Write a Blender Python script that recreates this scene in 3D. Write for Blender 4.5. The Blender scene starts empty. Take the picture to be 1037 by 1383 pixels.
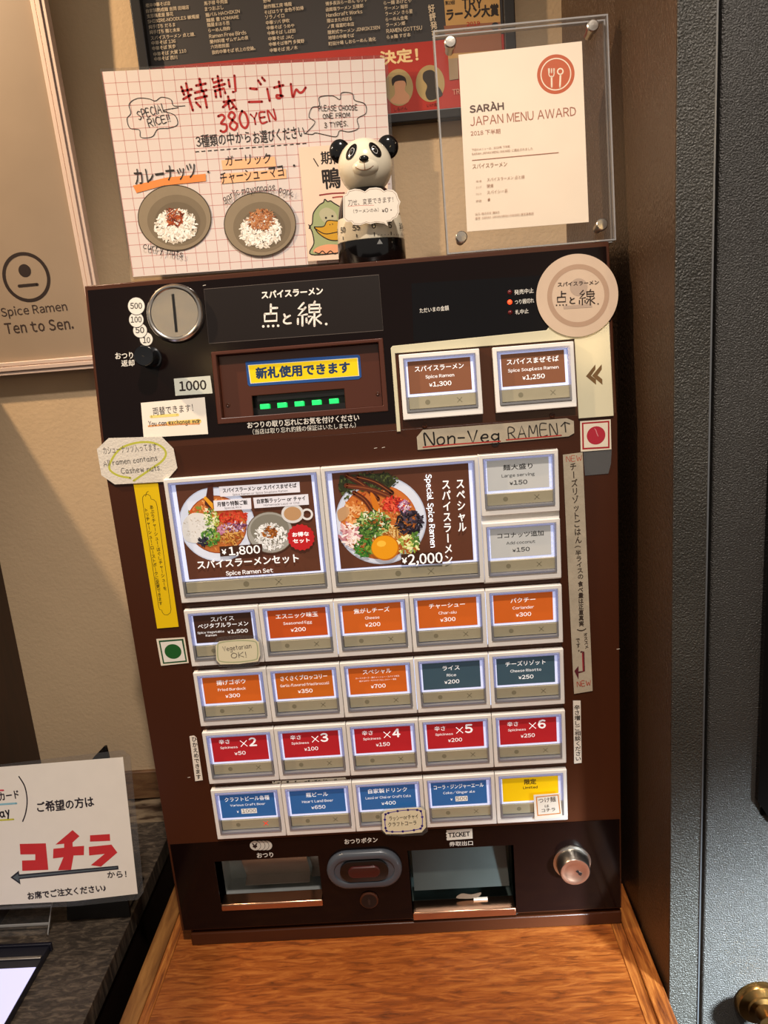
import bpy, bmesh, math, random
import numpy as np
from mathutils import Matrix, Vector

random.seed(7)
SC = bpy.context.scene
COL = SC.collection

# ------------------------------------------------------------------ camera
FPX = 1044.06
CPOS = np.array([0.26398, -0.65443, 0.57692])
CR = np.array([0.99662549, 0.02049085, -0.07948429])
CU = np.array([0.0723987, 0.23685773, 0.96884304])
CF = np.array([-0.03867889, 0.97132824, -0.23457494])
cam = bpy.data.cameras.new('camera')
cam.sensor_fit = 'HORIZONTAL'
cam.sensor_width = 36.0
cam.lens = FPX / 1037 * 36
cam.clip_start = 0.01
cam_o = bpy.data.objects.new('camera', cam)
COL.objects.link(cam_o)
cam_o.matrix_world = Matrix(((CR[0], CU[0], -CF[0], CPOS[0]), (CR[1], CU[1], -CF[1], CPOS[1]), (CR[2], CU[2], -CF[2], CPOS[2]), (0, 0, 0, 1)))
SC.camera = cam_o

# ------------------------------------------------------------------ light and exposure
SC.view_settings.view_transform = 'Standard'
SC.view_settings.look = 'None'
SC.view_settings.exposure = 0.0
SC.view_settings.gamma = 1.0
SC.view_settings.use_curve_mapping = False
world = bpy.data.worlds.new('room_ambience')
SC.world = world
world.use_nodes = True
world.node_tree.nodes['Background'].inputs[0].default_value = (1.0, 0.90, 0.80, 1)
world.node_tree.nodes['Background'].inputs[1].default_value = 0.36


def lamp(name, kind, loc, target, power, color, size=0.05, angle=60, blend=0.3, size_y=None):
    l = bpy.data.lights.new(name, kind)
    l.energy = power
    l.color = color
    if kind == 'AREA':
        l.size = size
        if size_y:
            l.shape = 'RECTANGLE'
            l.size_y = size_y
    else:
        l.shadow_soft_size = size
    if kind == 'SPOT':
        l.spot_size = math.radians(angle)
        l.spot_blend = blend
    o = bpy.data.objects.new(name, l)
    COL.objects.link(o)
    o.location = loc
    o.rotation_euler = (Vector(target) - Vector(loc)).to_track_quat('-Z', 'Y').to_euler()
    return o


lamp('wall_washer_lamp', 'POINT', (-0.42, -0.163, 1.12), (0, 0, 0), 27, (1.0, 0.73, 0.47), 0.012)
lamp('ceiling_downlight', 'SPOT', (0.40, -1.0, 2.1), (0.24, -0.02, 0.25), 150, (1.0, 0.89, 0.79), 0.05, 36, 0.7)
lamp('door_daylight', 'SPOT', (1.20, -1.15, 0.30), (0.580, -0.08, -0.04), 760, (0.76, 0.90, 1.0), 0.08, 20, 1.0)

for i_, (x_, y_, z_) in enumerate(((0.92, -2.07, 1.05), (0.93, -2.05, 1.15), (-0.55, -2.0, 1.24), (-0.40, -2.0, 1.10))):
    lamp('room_bulb', 'POINT', (x_, y_, z_), (0, 0, 0), 3 if x_ > 0 else 0.5, (1.0, 0.66, 0.28), 0.014)

# ------------------------------------------------------------------ helpers: colour and materials
def lin(h):
    h = h.lstrip('#')
    r = []
    for i in (0, 2, 4):
        c = int(h[i:i + 2], 16) / 255
        r.append(c / 12.92 if c <= 0.04045 else ((c + 0.055) / 1.055) ** 2.4)
    return (r[0], r[1], r[2], 1)


MATS = {}


def pmat(name, color, rough=0.5, metal=0.0, spec=0.5, var=0.0, vscale=30, bump=0.0, bscale=200, emit=0.0, ecol=None, coat=0.0, stretch=None):
    """procedural principled material: noise tints the colour by var, noise bump gives relief"""
    if name in MATS:
        return MATS[name]
    m = bpy.data.materials.new(name)
    m.use_nodes = True
    nt = m.node_tree
    b = nt.nodes['Principled BSDF']
    c = lin(color)
    b.inputs['Base Color'].default_value = c
    b.inputs['Roughness'].default_value = rough
    b.inputs['Metallic'].default_value = metal
    b.inputs['Specular IOR Level'].default_value = spec
    b.inputs['Coat Weight'].default_value = coat
    if emit:
        b.inputs['Emission Color'].default_value = lin(ecol or color)
        b.inputs['Emission Strength'].default_value = emit
    if var or bump:
        tc = nt.nodes.new('ShaderNodeTexCoord')
        mp = nt.nodes.new('ShaderNodeMapping')
        nt.links.new(tc.outputs['Object'], mp.inputs[0])
        if stretch:
            mp.inputs['Scale'].default_value = stretch
    if var:
        n = nt.nodes.new('ShaderNodeTexNoise')
        n.inputs['Scale'].default_value = vscale
        n.inputs['Detail'].default_value = 5
        nt.links.new(mp.outputs[0], n.inputs['Vector'])
        mr = nt.nodes.new('ShaderNodeMapRange')
        mr.inputs[1].default_value = 0.3
        mr.inputs[2].default_value = 0.7
        mr.inputs[3].default_value = 1 - var
        mr.inputs[4].default_value = 1 + var
        nt.links.new(n.outputs[0], mr.inputs[0])
        vm = nt.nodes.new('ShaderNodeVectorMath')
        vm.operation = 'SCALE'
        vm.inputs[0].default_value = c[:3]
        nt.links.new(mr.outputs[0], vm.inputs['Scale'])
        nt.links.new(vm.outputs[0], b.inputs['Base Color'])
    if bump:
        n2 = nt.nodes.new('ShaderNodeTexNoise')
        n2.inputs['Scale'].default_value = bscale
        n2.inputs['Detail'].default_value = 3
        nt.links.new(mp.outputs[0], n2.inputs['Vector'])
        bp = nt.nodes.new('ShaderNodeBump')
        bp.inputs['Strength'].default_value = bump
        bp.inputs['Distance'].default_value = 0.002
        nt.links.new(n2.outputs[0], bp.inputs['Height'])
        nt.links.new(bp.outputs[0], b.inputs['Normal'])
    MATS[name] = m
    return m


def wood_mat(name, c1, c2, c3, stretch, rough=0.45, bump=0.25, scale=9.0):
    if name in MATS:
        return MATS[name]
    m = bpy.data.materials.new(name)
    m.use_nodes = True
    nt = m.node_tree
    b = nt.nodes['Principled BSDF']
    b.inputs['Roughness'].default_value = rough
    tc = nt.nodes.new('ShaderNodeTexCoord')
    mp = nt.nodes.new('ShaderNodeMapping')
    mp.inputs['Scale'].default_value = stretch
    nt.links.new(tc.outputs['Object'], mp.inputs[0])
    n = nt.nodes.new('ShaderNodeTexNoise')
    n.inputs['Scale'].default_value = scale
    n.inputs['Detail'].default_value = 8
    n.inputs['Roughness'].default_value = 0.62
    n.inputs['Distortion'].default_value = 0.8
    nt.links.new(mp.outputs[0], n.inputs['Vector'])
    r = nt.nodes.new('ShaderNodeValToRGB')
    r.color_ramp.elements[0].position = 0.30
    r.color_ramp.elements[0].color = lin(c1)
    r.color_ramp.elements[1].position = 0.68
    r.color_ramp.elements[1].color = lin(c3)
    e = r.color_ramp.elements.new(0.48)
    e.color = lin(c2)
    nt.links.new(n.outputs[0], r.inputs[0])
    nt.links.new(r.outputs[0], b.inputs['Base Color'])
    bp = nt.nodes.new('ShaderNodeBump')
    bp.inputs['Strength'].default_value = bump
    bp.inputs['Distance'].default_value = 0.001
    nt.links.new(n.outputs[0], bp.inputs['Height'])
    nt.links.new(bp.outputs[0], b.inputs['Normal'])
    MATS[name] = m
    return m


def clear_mat(name, tint='#FFFFFF', gloss=0.10, rough=0.03, haze=0.0):
    """thin clear plastic: mostly transparent, with a mirror share and a little milky haze"""
    if name in MATS:
        return MATS[name]
    m = bpy.data.materials.new(name)
    m.use_nodes = True
    nt = m.node_tree
    for n in list(nt.nodes):
        if n.type == 'BSDF_PRINCIPLED':
            nt.nodes.remove(n)
    out = nt.nodes['Material Output']
    t = nt.nodes.new('ShaderNodeBsdfTransparent')
    t.inputs[0].default_value = lin(tint)
    g = nt.nodes.new('ShaderNodeBsdfGlossy')
    g.inputs['Roughness'].default_value = rough
    g.inputs[0].default_value = (0.9, 0.9, 0.9, 1)
    fr = nt.nodes.new('ShaderNodeLayerWeight')
    fr.inputs[0].default_value = gloss
    mx = nt.nodes.new('ShaderNodeMixShader')
    nt.links.new(fr.outputs['Fresnel'], mx.inputs[0])
    nt.links.new(t.outputs[0], mx.inputs[1])
    nt.links.new(g.outputs[0], mx.inputs[2])
    last = mx
    if haze:
        d = nt.nodes.new('ShaderNodeBsdfDiffuse')
        d.inputs[0].default_value = (0.8, 0.8, 0.8, 1)
        m2 = nt.nodes.new('ShaderNodeMixShader')
        m2.inputs[0].default_value = haze
        nt.links.new(mx.outputs[0], m2.inputs[1])
        nt.links.new(d.outputs[0], m2.inputs[2])
        last = m2
    nt.links.new(last.outputs[0], out.inputs[0])
    MATS[name] = m
    return m


def ink_mat(hexc):
    """a flat printed or drawn colour (hex; a leading 'e' means backlit print)"""
    if hexc.startswith('e'):
        return pmat('backlit_print_' + hexc[2:], hexc[1:], 0.4, emit=0.32, var=0.02, vscale=80)
    if hexc.startswith('m'):
        return pmat('foil_print_' + hexc[2:], hexc[1:], 0.3, metal=0.5)
    return pmat('print_' + hexc[1:], hexc, 0.55, spec=0.3, var=0.03, vscale=90)


# ------------------------------------------------------------------ helpers: planes
class Plane:
    def __init__(s, o, ex, ey):
        s.o = np.array(o, float)
        s.ex = np.array(ex, float) / np.linalg.norm(ex)
        s.ey = np.array(ey, float) / np.linalg.norm(ey)
        s.n = np.cross(s.ex, s.ey)

    def un(s, px, py, d=0.0):
        """surface coordinates of the point of this plane seen at a photograph pixel"""
        r = CF + (px - 518.5) / FPX * CR - (py - 691.5) / FPX * CU
        o = s.o + s.n * d
        t = ((o - CPOS) @ s.n) / (r @ s.n)
        P = CPOS + t * r - s.o
        return np.array([P @ s.ex, P @ s.ey])

    def M(s, u=0, v=0, d=0):
        p = s.o + s.ex * u + s.ey * v + s.n * d
        return Matrix(((s.ex[0], s.ey[0], s.n[0], p[0]), (s.ex[1], s.ey[1], s.n[1], p[1]), (s.ex[2], s.ey[2], s.n[2], p[2]), (0, 0, 0, 1)))


def lean(a):
    a = math.radians(a)
    return (0, math.sin(a), math.cos(a))


X = (1, 0, 0)
D = 0.187
W = 0.44
FACE = Plane((0, 0, 0), X, (0, 0, 1))
UPPER = Plane((0, 0, 0.490), X, lean(8.5))
WALL = Plane((0, D, 0), X, (0, 0, 1))
LEFTPOSTER = Plane((0, D - 0.012, 0.557), X, lean(-3.5))
SHEET = Plane((0, 0.168, 0.629), X, (0, 0, 1))
DUCK = Plane((0, 0.163, 0.629), X, (0, 0, 1))
AWARD = Plane((0, 0.024, 0.629), X, lean(6))
SIGN = Plane((0, 0, 0.04), X, lean(9))
BUBBLE = Plane((0, 0.024, 0.629), X, (0, 0, 1))
TOPZ = Plane((0, 0, 0), X, (0, 1, 0))
DOOR = Plane((0, -0.075, 0), X, (0, 0, 1))


def K(x0, y0, s):
    return lambda p: (x0 + p[0] / s, y0 + p[1] / s)


c1 = K(0, 0, 1.994); c2 = K(480, 0, 1.862); c3 = K(100, 360, 2.357); c4 = K(520, 360, 3.05); c5 = K(130, 600, 3.241)
c6 = K(430, 600, 2.659); c7 = K(230, 780, 3.345); c8 = K(530, 780, 3.345); d1 = K(230, 960, 3.345); d2 = K(530, 960, 3.345)
d3 = K(220, 1110, 3.241); d4 = K(530, 1100, 3.142); d5 = K(0, 990, 3.52)
e1 = K(400, 180, 6.48); e2 = K(580, 10, 3.988); e3 = K(580, 190, 3.988); e4 = K(180, 0, 3.704); e5 = K(440, 0, 3.704)
e6 = K(0, 1000, 6.48); e7 = K(0, 1190, 7.17); e8 = K(270, 1130, 3.457)
f1 = K(170, 370, 7.977); f2 = K(280, 460, 3.988); f3 = K(560, 560, 3.704); f4 = K(750, 590, 7.275); f5 = K(440, 610, 4.714)
f6 = K(0, 300, 6.1); f7 = K(140, 80, 3.704); f8 = K(160, 220, 3.988)
g1 = K(100, 370, 8.64); g2 = K(110, 530, 8.64); g3 = K(130, 690, 8.64); g4 = K(160, 850, 8.64); g5 = K(180, 1000, 8.64)
h8 = K(760, 470, 8.64); h1 = K(760, 1120, 8.64); h2 = K(760, 780, 8.64)
PX = lambda p: p


# ------------------------------------------------------------------ helpers: meshes
class MB:
    def __init__(s):
        s.v = []; s.f = []

    def add(s, vs, fs):
        n = len(s.v)
        s.v += [tuple(map(float, p)) for p in vs]
        s.f += [tuple(i + n for i in f) for f in fs]
        return s

    def box(s, x0, x1, y0, y1, z0, z1):
        return s.add([(x0, y0, z0), (x1, y0, z0), (x1, y1, z0), (x0, y1, z0), (x0, y0, z1), (x1, y0, z1), (x1, y1, z1), (x0, y1, z1)],
                     [(0, 3, 2, 1), (4, 5, 6, 7), (0, 1, 5, 4), (1, 2, 6, 5), (2, 3, 7, 6), (3, 0, 4, 7)])

    def prism(s, poly, d0, d1):
        p = [tuple(q)[:2] for q in poly]
        a = sum(p[i - 1][0] * p[i][1] - p[i][0] * p[i - 1][1] for i in range(len(p)))
        if a < 0:
            p = p[::-1]
        n = len(p)
        vs = [(x, y, d0) for x, y in p] + [(x, y, d1) for x, y in p]
        fs = [tuple(range(n, 2 * n)), tuple(range(n - 1, -1, -1))]
        fs += [(i, (i + 1) % n, n + (i + 1) % n, n + i) for i in range(n)]
        return s.add(vs, fs)

    def plate(s, u0, v0, u1, v1, holes, d0, d1):
        xs = sorted({u0, u1, *[h[0] for h in holes], *[h[2] for h in holes]})
        ys = sorted({v0, v1, *[h[1] for h in holes], *[h[3] for h in holes]})
        xs = [x for x in xs if u0 <= x <= u1]
        ys = [y for y in ys if v0 <= y <= v1]
        nx, ny = len(xs) - 1, len(ys) - 1
        solid = {}
        for i in range(nx):
            for j in range(ny):
                cx, cy = (xs[i] + xs[i + 1]) / 2, (ys[j] + ys[j + 1]) / 2
                solid[i, j] = not any(h[0] < cx < h[2] and h[1] < cy < h[3] for h in holes)
        idx = {}
        vs = []
        for k, d in enumerate((d0, d1)):
            for i in range(nx + 1):
                for j in range(ny + 1):
                    idx[i, j, k] = len(vs)
                    vs.append((xs[i], ys[j], d))
        fs = []
        for (i, j), ok in solid.items():
            if not ok:
                continue
            fs.append((idx[i, j, 1], idx[i + 1, j, 1], idx[i + 1, j + 1, 1], idx[i, j + 1, 1]))
            fs.append((idx[i, j, 0], idx[i, j + 1, 0], idx[i + 1, j + 1, 0], idx[i + 1, j, 0]))
            for di, dj, a, b in ((-1, 0, (i, j + 1), (i, j)), (1, 0, (i + 1, j), (i + 1, j + 1)), (0, -1, (i, j), (i + 1, j)), (0, 1, (i + 1, j + 1), (i, j + 1))):
                if not solid.get((i + di, j + dj), False):
                    fs.append((idx[a[0], a[1], 0], idx[b[0], b[1], 0], idx[b[0], b[1], 1], idx[a[0], a[1], 1]))
        used = sorted({i for f in fs for i in f})
        re = {o: n for n, o in enumerate(used)}
        return s.add([vs[i] for i in used], [tuple(re[i] for i in f) for f in fs])

    def lathe(s, prof, c=(0, 0, 0), n=48, axis=2, cap=True):
        """prof: list of (radius, height) turned about an axis through c"""
        vs, fs = [], []
        for r, h in prof:
            for k in range(n):
                a = 2 * math.pi * k / n
                p = [r * math.cos(a), r * math.sin(a), h]
                if axis == 1:
                    p = [p[0], -p[2], p[1]]
                vs.append((c[0] + p[0], c[1] + p[1], c[2] + p[2]))
        for i in range(len(prof) - 1):
            for k in range(n):
                fs.append((i * n + k, i * n + (k + 1) % n, (i + 1) * n + (k + 1) % n, (i + 1) * n + k))
        if cap:
            fs.append(tuple(range(n - 1, -1, -1)))
            fs.append(tuple((len(prof) - 1) * n + k for k in range(n)))
        return s.add(vs, fs)

    def oval(s, c, a, r, prof, n=16):
        """stadium of half-length a and radius r lofted through (inset, height) steps"""
        vs, fs = [], []
        m = 2 * n
        for ins, h in prof:
            for k in range(m):
                t = math.pi * (k % n) / (n - 1) - math.pi / 2
                sx = 1 if k < n else -1
                rr = r - ins
                vs.append((c[0] + sx * (a - r) + sx * rr * math.cos(t), c[1] + sx * rr * math.sin(t), h))
        for i in range(len(prof) - 1):
            for k in range(m):
                fs.append((i * m + k, i * m + (k + 1) % m, (i + 1) * m + (k + 1) % m, (i + 1) * m + k))
        fs.append(tuple((len(prof) - 1) * m + k for k in range(m)))
        fs.append(tuple(range(m - 1, -1, -1)))
        return s.add(vs, fs)

    def ball(s, c, rx, ry, rz, n=32, m=18):
        vs = [(c[0], c[1], c[2] + rz)]
        for i in range(1, m):
            t = math.pi * i / m
            for k in range(n):
                a = 2 * math.pi * k / n
                vs.append((c[0] + rx * math.sin(t) * math.cos(a), c[1] + ry * math.sin(t) * math.sin(a), c[2] + rz * math.cos(t)))
        vs.append((c[0], c[1], c[2] - rz))
        fs = [(0, 1 + k, 1 + (k + 1) % n) for k in range(n)]
        for i in range(m - 2):
            for k in range(n):
                a, b = 1 + i * n + k, 1 + i * n + (k + 1) % n
                fs.append((a, a + n, b + n, b))
        L = len(vs) - 1
        fs += [(L, 1 + (m - 2) * n + (k + 1) % n, 1 + (m - 2) * n + k) for k in range(n)]
        return s.add(vs, fs)

    def tube(s, pts, r, n=10):
        pts = [Vector(p) for p in pts]
        vs, fs = [], []
        for i, p in enumerate(pts):
            t = (pts[min(i + 1, len(pts) - 1)] - pts[max(i - 1, 0)]).normalized()
            a = t.cross(Vector((0.13, 0.27, 0.95))).normalized()
            b = t.cross(a)
            rr = r[i] if isinstance(r, (list, tuple)) else r
            for k in range(n):
                an = 2 * math.pi * k / n
                vs.append(p + a * (rr * math.cos(an)) + b * (rr * math.sin(an)))
        for i in range(len(pts) - 1):
            for k in range(n):
                fs.append((i * n + k, i * n + (k + 1) % n, (i + 1) * n + (k + 1) % n, (i + 1) * n + k))
        fs.append(tuple(range(n - 1, -1, -1)))
        fs.append(tuple((len(pts) - 1) * n + k for k in range(n)))
        return s.add(vs, fs)


def new_obj(name, v, f, mats, mi=None, parent=None, smooth=False, bevel=0.0, segs=2):
    me = bpy.data.meshes.new(name)
    me.from_pydata(v, [], f)
    for m in mats:
        me.materials.append(m)
    if mi is not None:
        me.polygons.foreach_set('material_index', mi)
    if smooth:
        me.polygons.foreach_set('use_smooth', [True] * len(me.polygons))
        me.set_sharp_from_angle(angle=math.radians(40))
    me.update()
    o = bpy.data.objects.new(name, me)
    COL.objects.link(o)
    if parent is not None:
        o.parent = parent
    if bevel:
        b = o.modifiers.new('bevel', 'BEVEL')
        b.width = bevel
        b.segments = segs
        b.limit_method = 'ANGLE'
        b.angle_limit = math.radians(40)
        me.polygons.foreach_set('use_smooth', [True] * len(me.polygons))
        me.set_sharp_from_angle(angle=math.radians(40))
    return o


class Thing:
    """an Empty at the base of a thing; parts are given in plane coordinates (u, v, d)"""

    def __init__(s, name, label=None, cat=None, plane=None, at=(0, 0, 0), group=None, kind=None, parent=None):
        s.plane = plane
        s.at = at
        s.o = bpy.data.objects.new(name, None)
        s.o.empty_display_size = 0.02
        COL.objects.link(s.o)
        s.o.matrix_world = plane.M(*at) if plane else Matrix.Translation(at)
        if label:
            s.o['label'] = label
        if cat:
            s.o['category'] = cat
        if group:
            s.o['group'] = group
        if kind:
            s.o['kind'] = kind

    def part(s, name, mb, mat, label=None, **k):
        v = [(p[0] - s.at[0], p[1] - s.at[1], p[2] - s.at[2]) for p in mb.v]
        o = new_obj(name, v, mb.f, [mat], None, s.o, **k)
        if label:
            o['label'] = label
        return o

    def wpart(s, name, plane, mb, mat, label=None, **k):
        """a part whose geometry is given on another plane than the thing's own"""
        M = s.o.matrix_world.inverted() @ plane.M()
        v = [tuple(M @ Vector(p)) for p in mb.v]
        o = new_obj(name, v, mb.f, [mat], None, s.o, **k)
        if label:
            o['label'] = label
        return o


def sub(parent, name, mb, mat, label=None, at=(0, 0, 0), **k):
    """a sub-part: same coordinates as its parent part"""
    v = [(p[0] - at[0], p[1] - at[1], p[2] - at[2]) for p in mb.v]
    o = new_obj(name, v, mb.f, [mat], None, parent, **k)
    if label:
        o['label'] = label
    return o


def structure(name, mb, mat, **k):
    o = new_obj(name, mb.v, mb.f, [mat], **k)
    o['kind'] = 'structure'
    return o


# ------------------------------------------------------------------ helpers: print and handwriting
GL = {}


def glyph(ch):
    if ch in GL:
        return GL[ch]
    cu = bpy.data.curves.new('glyph', 'FONT')
    src = ch
    if '!' <= ch <= '~' and ch not in "-'":
        src = chr(ord(ch) + 0xFEE0)
    if ch == '¥':
        src = '￥'
    if ch == 'À':
        src = 'Ａ'
    cu.body = src
    cu.resolution_u = 2
    ob = bpy.data.objects.new('glyph', cu)
    COL.objects.link(ob)
    dg = bpy.context.evaluated_depsgraph_get()
    me = bpy.data.meshes.new_from_object(ob.evaluated_get(dg))
    vs = [(v.co.x, v.co.y) for v in me.vertices]
    fs = [tuple(p.vertices) for p in me.polygons]
    nz = [p.normal.z for p in me.polygons]
    fs = [f if z > 0 else f[::-1] for f, z in zip(fs, nz)]
    if ch == '¥':
        vs = [(x * 0.72, y * 0.72) for x, y in vs]
    if ch == 'À':
        n0 = len(vs)
        mx = (min(v[0] for v in vs) + max(v[0] for v in vs)) / 2
        vs += [(mx - .17, .92), (mx - .02, .80), (mx + .06, .80), (mx - .05, .92)]
        fs.append((n0, n0 + 1, n0 + 2, n0 + 3))
    bpy.data.objects.remove(ob)
    bpy.data.meshes.remove(me)
    bpy.data.curves.remove(cu)
    if vs:
        bb = (min(v[0] for v in vs), max(v[0] for v in vs), min(v[1] for v in vs), max(v[1] for v in vs))
    else:
        bb = (0, 0.3, 0, 0)
    GL[ch] = (vs, fs, bb)
    return GL[ch]


def smooth_pts(pts, closed=False, n=6):
    P = [np.array(p, float) for p in pts]
    out = []
    N = len(P)
    for i in range(N if closed else N - 1):
        a = P[(i - 1) % N] if closed or i > 0 else P[0]
        b, c = P[i], P[(i + 1) % N]
        d = P[(i + 2) % N] if closed or i + 2 < N else P[-1]
        for k in range(n):
            t = k / n
            out.append(0.5 * ((2 * b) + (c - a) * t + (2 * a - 5 * b + 4 * c - d) * t * t + (3 * b - 3 * c + d - a) * t ** 3))
    if not closed:
        out.append(P[-1])
    return out


def _pen():
    src = {
        'A': '0,0 2,6 4,0;1,2 3.2,2', 'B': '0,0 0,6 2.6,5.6 2.6,3.6 0,3.2 3,2.6 3,.4 0,0', 'C': '3.6,5.2 1.6,6 0,3 1.4,0 3.6,.8', 'D': '0,0 0,6 3,5 3.4,2.4 2,0 0,0', 'E': '3,6 0,6 0,0 3.2,0;0,3.1 2.6,3.1',
        'F': '3,6 0,6 0,0;0,3.2 2.4,3.2', 'G': '3.6,5.2 1.6,6 0,3 1.4,0 3.4,.6 3.4,2.8 2,2.8', 'H': '0,6 0,0;3.2,6 3.2,0;0,3 3.2,3', 'I': '.2,6 .2,0', 'K': '0,6 0,0;3.2,6 0,2.6 3.2,0', 'L': '0,6 0,0 3,0',
        'M': '0,0 .4,6 2.2,1.6 4,6 4.4,0', 'N': '0,0 0,6 3.4,0 3.4,6', 'O': '1.8,6 .1,4.2 .2,1.4 1.9,0 3.6,1.4 3.6,4.4 1.8,6', 'P': '0,0 0,6 2.8,5.6 2.8,3.4 0,2.8', 'R': '0,0 0,6 2.8,5.6 2.8,3.6 0,3;1.2,3 3.2,0',
        'S': '3.2,5.4 1.4,6 .1,4.6 2.9,1.8 1.6,0 0,.6', 'T': '0,6 3.6,6;1.8,6 1.8,0', 'V': '0,6 1.8,0 3.6,6', 'W': '0,6 1,0 2.3,4 3.6,0 4.6,6', 'Y': '0,6 1.7,3.2 3.4,6;1.7,3.2 1.7,0',
        'a': '2.8,3.2 1,3.8 0,1.8 1,0 2.6,1.2;2.8,3.8 2.6,.8 3.2,0', 'c': '2.6,3.2 1.2,3.8 0,1.8 1.2,0 2.8,.6', 'd': '2.6,3 1,3.6 0,1.8 1,0 2.6,1.2;2.7,6 2.7,0', 'e': '.2,2 2.6,2.2 2.2,3.6 .9,3.6 0,1.8 1.2,0 2.8,.6',
        'g': '2.6,3.2 1,3.8 0,2.2 1,.6 2.6,1.8;2.7,3.8 2.6,-1.2 1,-2 .1,-1.2', 'h': '0,6 0,0;0,2.4 1.4,3.8 2.4,2.8 2.5,0', 'i': '.1,3.6 .1,0;.1,5 .1,5.3', 'k': '0,6 0,0;2.2,3.8 0,1.6 2.4,0', 'l': '.2,6 .2,0',
        'm': '0,3.8 0,0;0,2.4 1,3.8 1.9,3 1.9,0;1.9,2.6 3,3.8 3.8,3 3.9,0', 'n': '0,3.8 0,0;0,2.4 1.4,3.8 2.5,3 2.6,0', 'o': '1.4,3.8 0,2.6 .3,.6 1.5,0 2.8,1.2 2.6,3.2 1.4,3.8', 'p': '0,3.8 0,-2;0,3 1.6,3.8 2.6,2.2 1.6,.2 0,.8',
        'r': '0,3.8 0,0;0,2.2 1,3.6 2.2,3.6', 's': '2.2,3.4 .8,3.8 .2,2.8 2.1,1.2 1.2,0 0,.4', 't': '1,5.4 1,.6 1.8,0;0,3.8 2.2,3.8', 'u': '0,3.8 .2,.6 1.4,0 2.4,1;2.5,3.8 2.5,0', 'v': '0,3.8 1.3,0 2.6,3.8', 'w': '0,3.8 .9,0 1.9,3 2.9,0 3.8,3.8',
        'x': '0,3.8 2.6,0;2.6,3.8 0,0', 'y': '0,3.8 1.2,.8;2.6,3.8 .6,-2', '0': '1.6,6 .1,4 .3,1.2 1.7,0 3.2,1.6 3,4.6 1.6,6', '1': '.2,5 1.2,6 1.2,0', '3': '.2,5.6 2,6 2.8,4.6 1,3.2 2.9,2.4 2.8,.6 1.2,0 0,.6',
        '5': '2.8,6 .4,6 .2,3.4 2,3.8 3,2 2,0 0,.4', '8': '1.6,3.2 .2,4.6 1.6,6 2.9,4.6 1.6,3.2 0,1.4 1.6,0 3.1,1.4 1.6,3.2', '!': '.1,6 .1,1.8;.1,.3 .1,0', '.': '.1,.3 .3,.0', '-': '0,2.6 2.4,2.6', "'": '.1,6 .1,5'}
    return {c: [[tuple(map(float, q.split(','))) for q in st.split()] for st in v.split(';')] for c, v in src.items()}


PEN = _pen()


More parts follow.
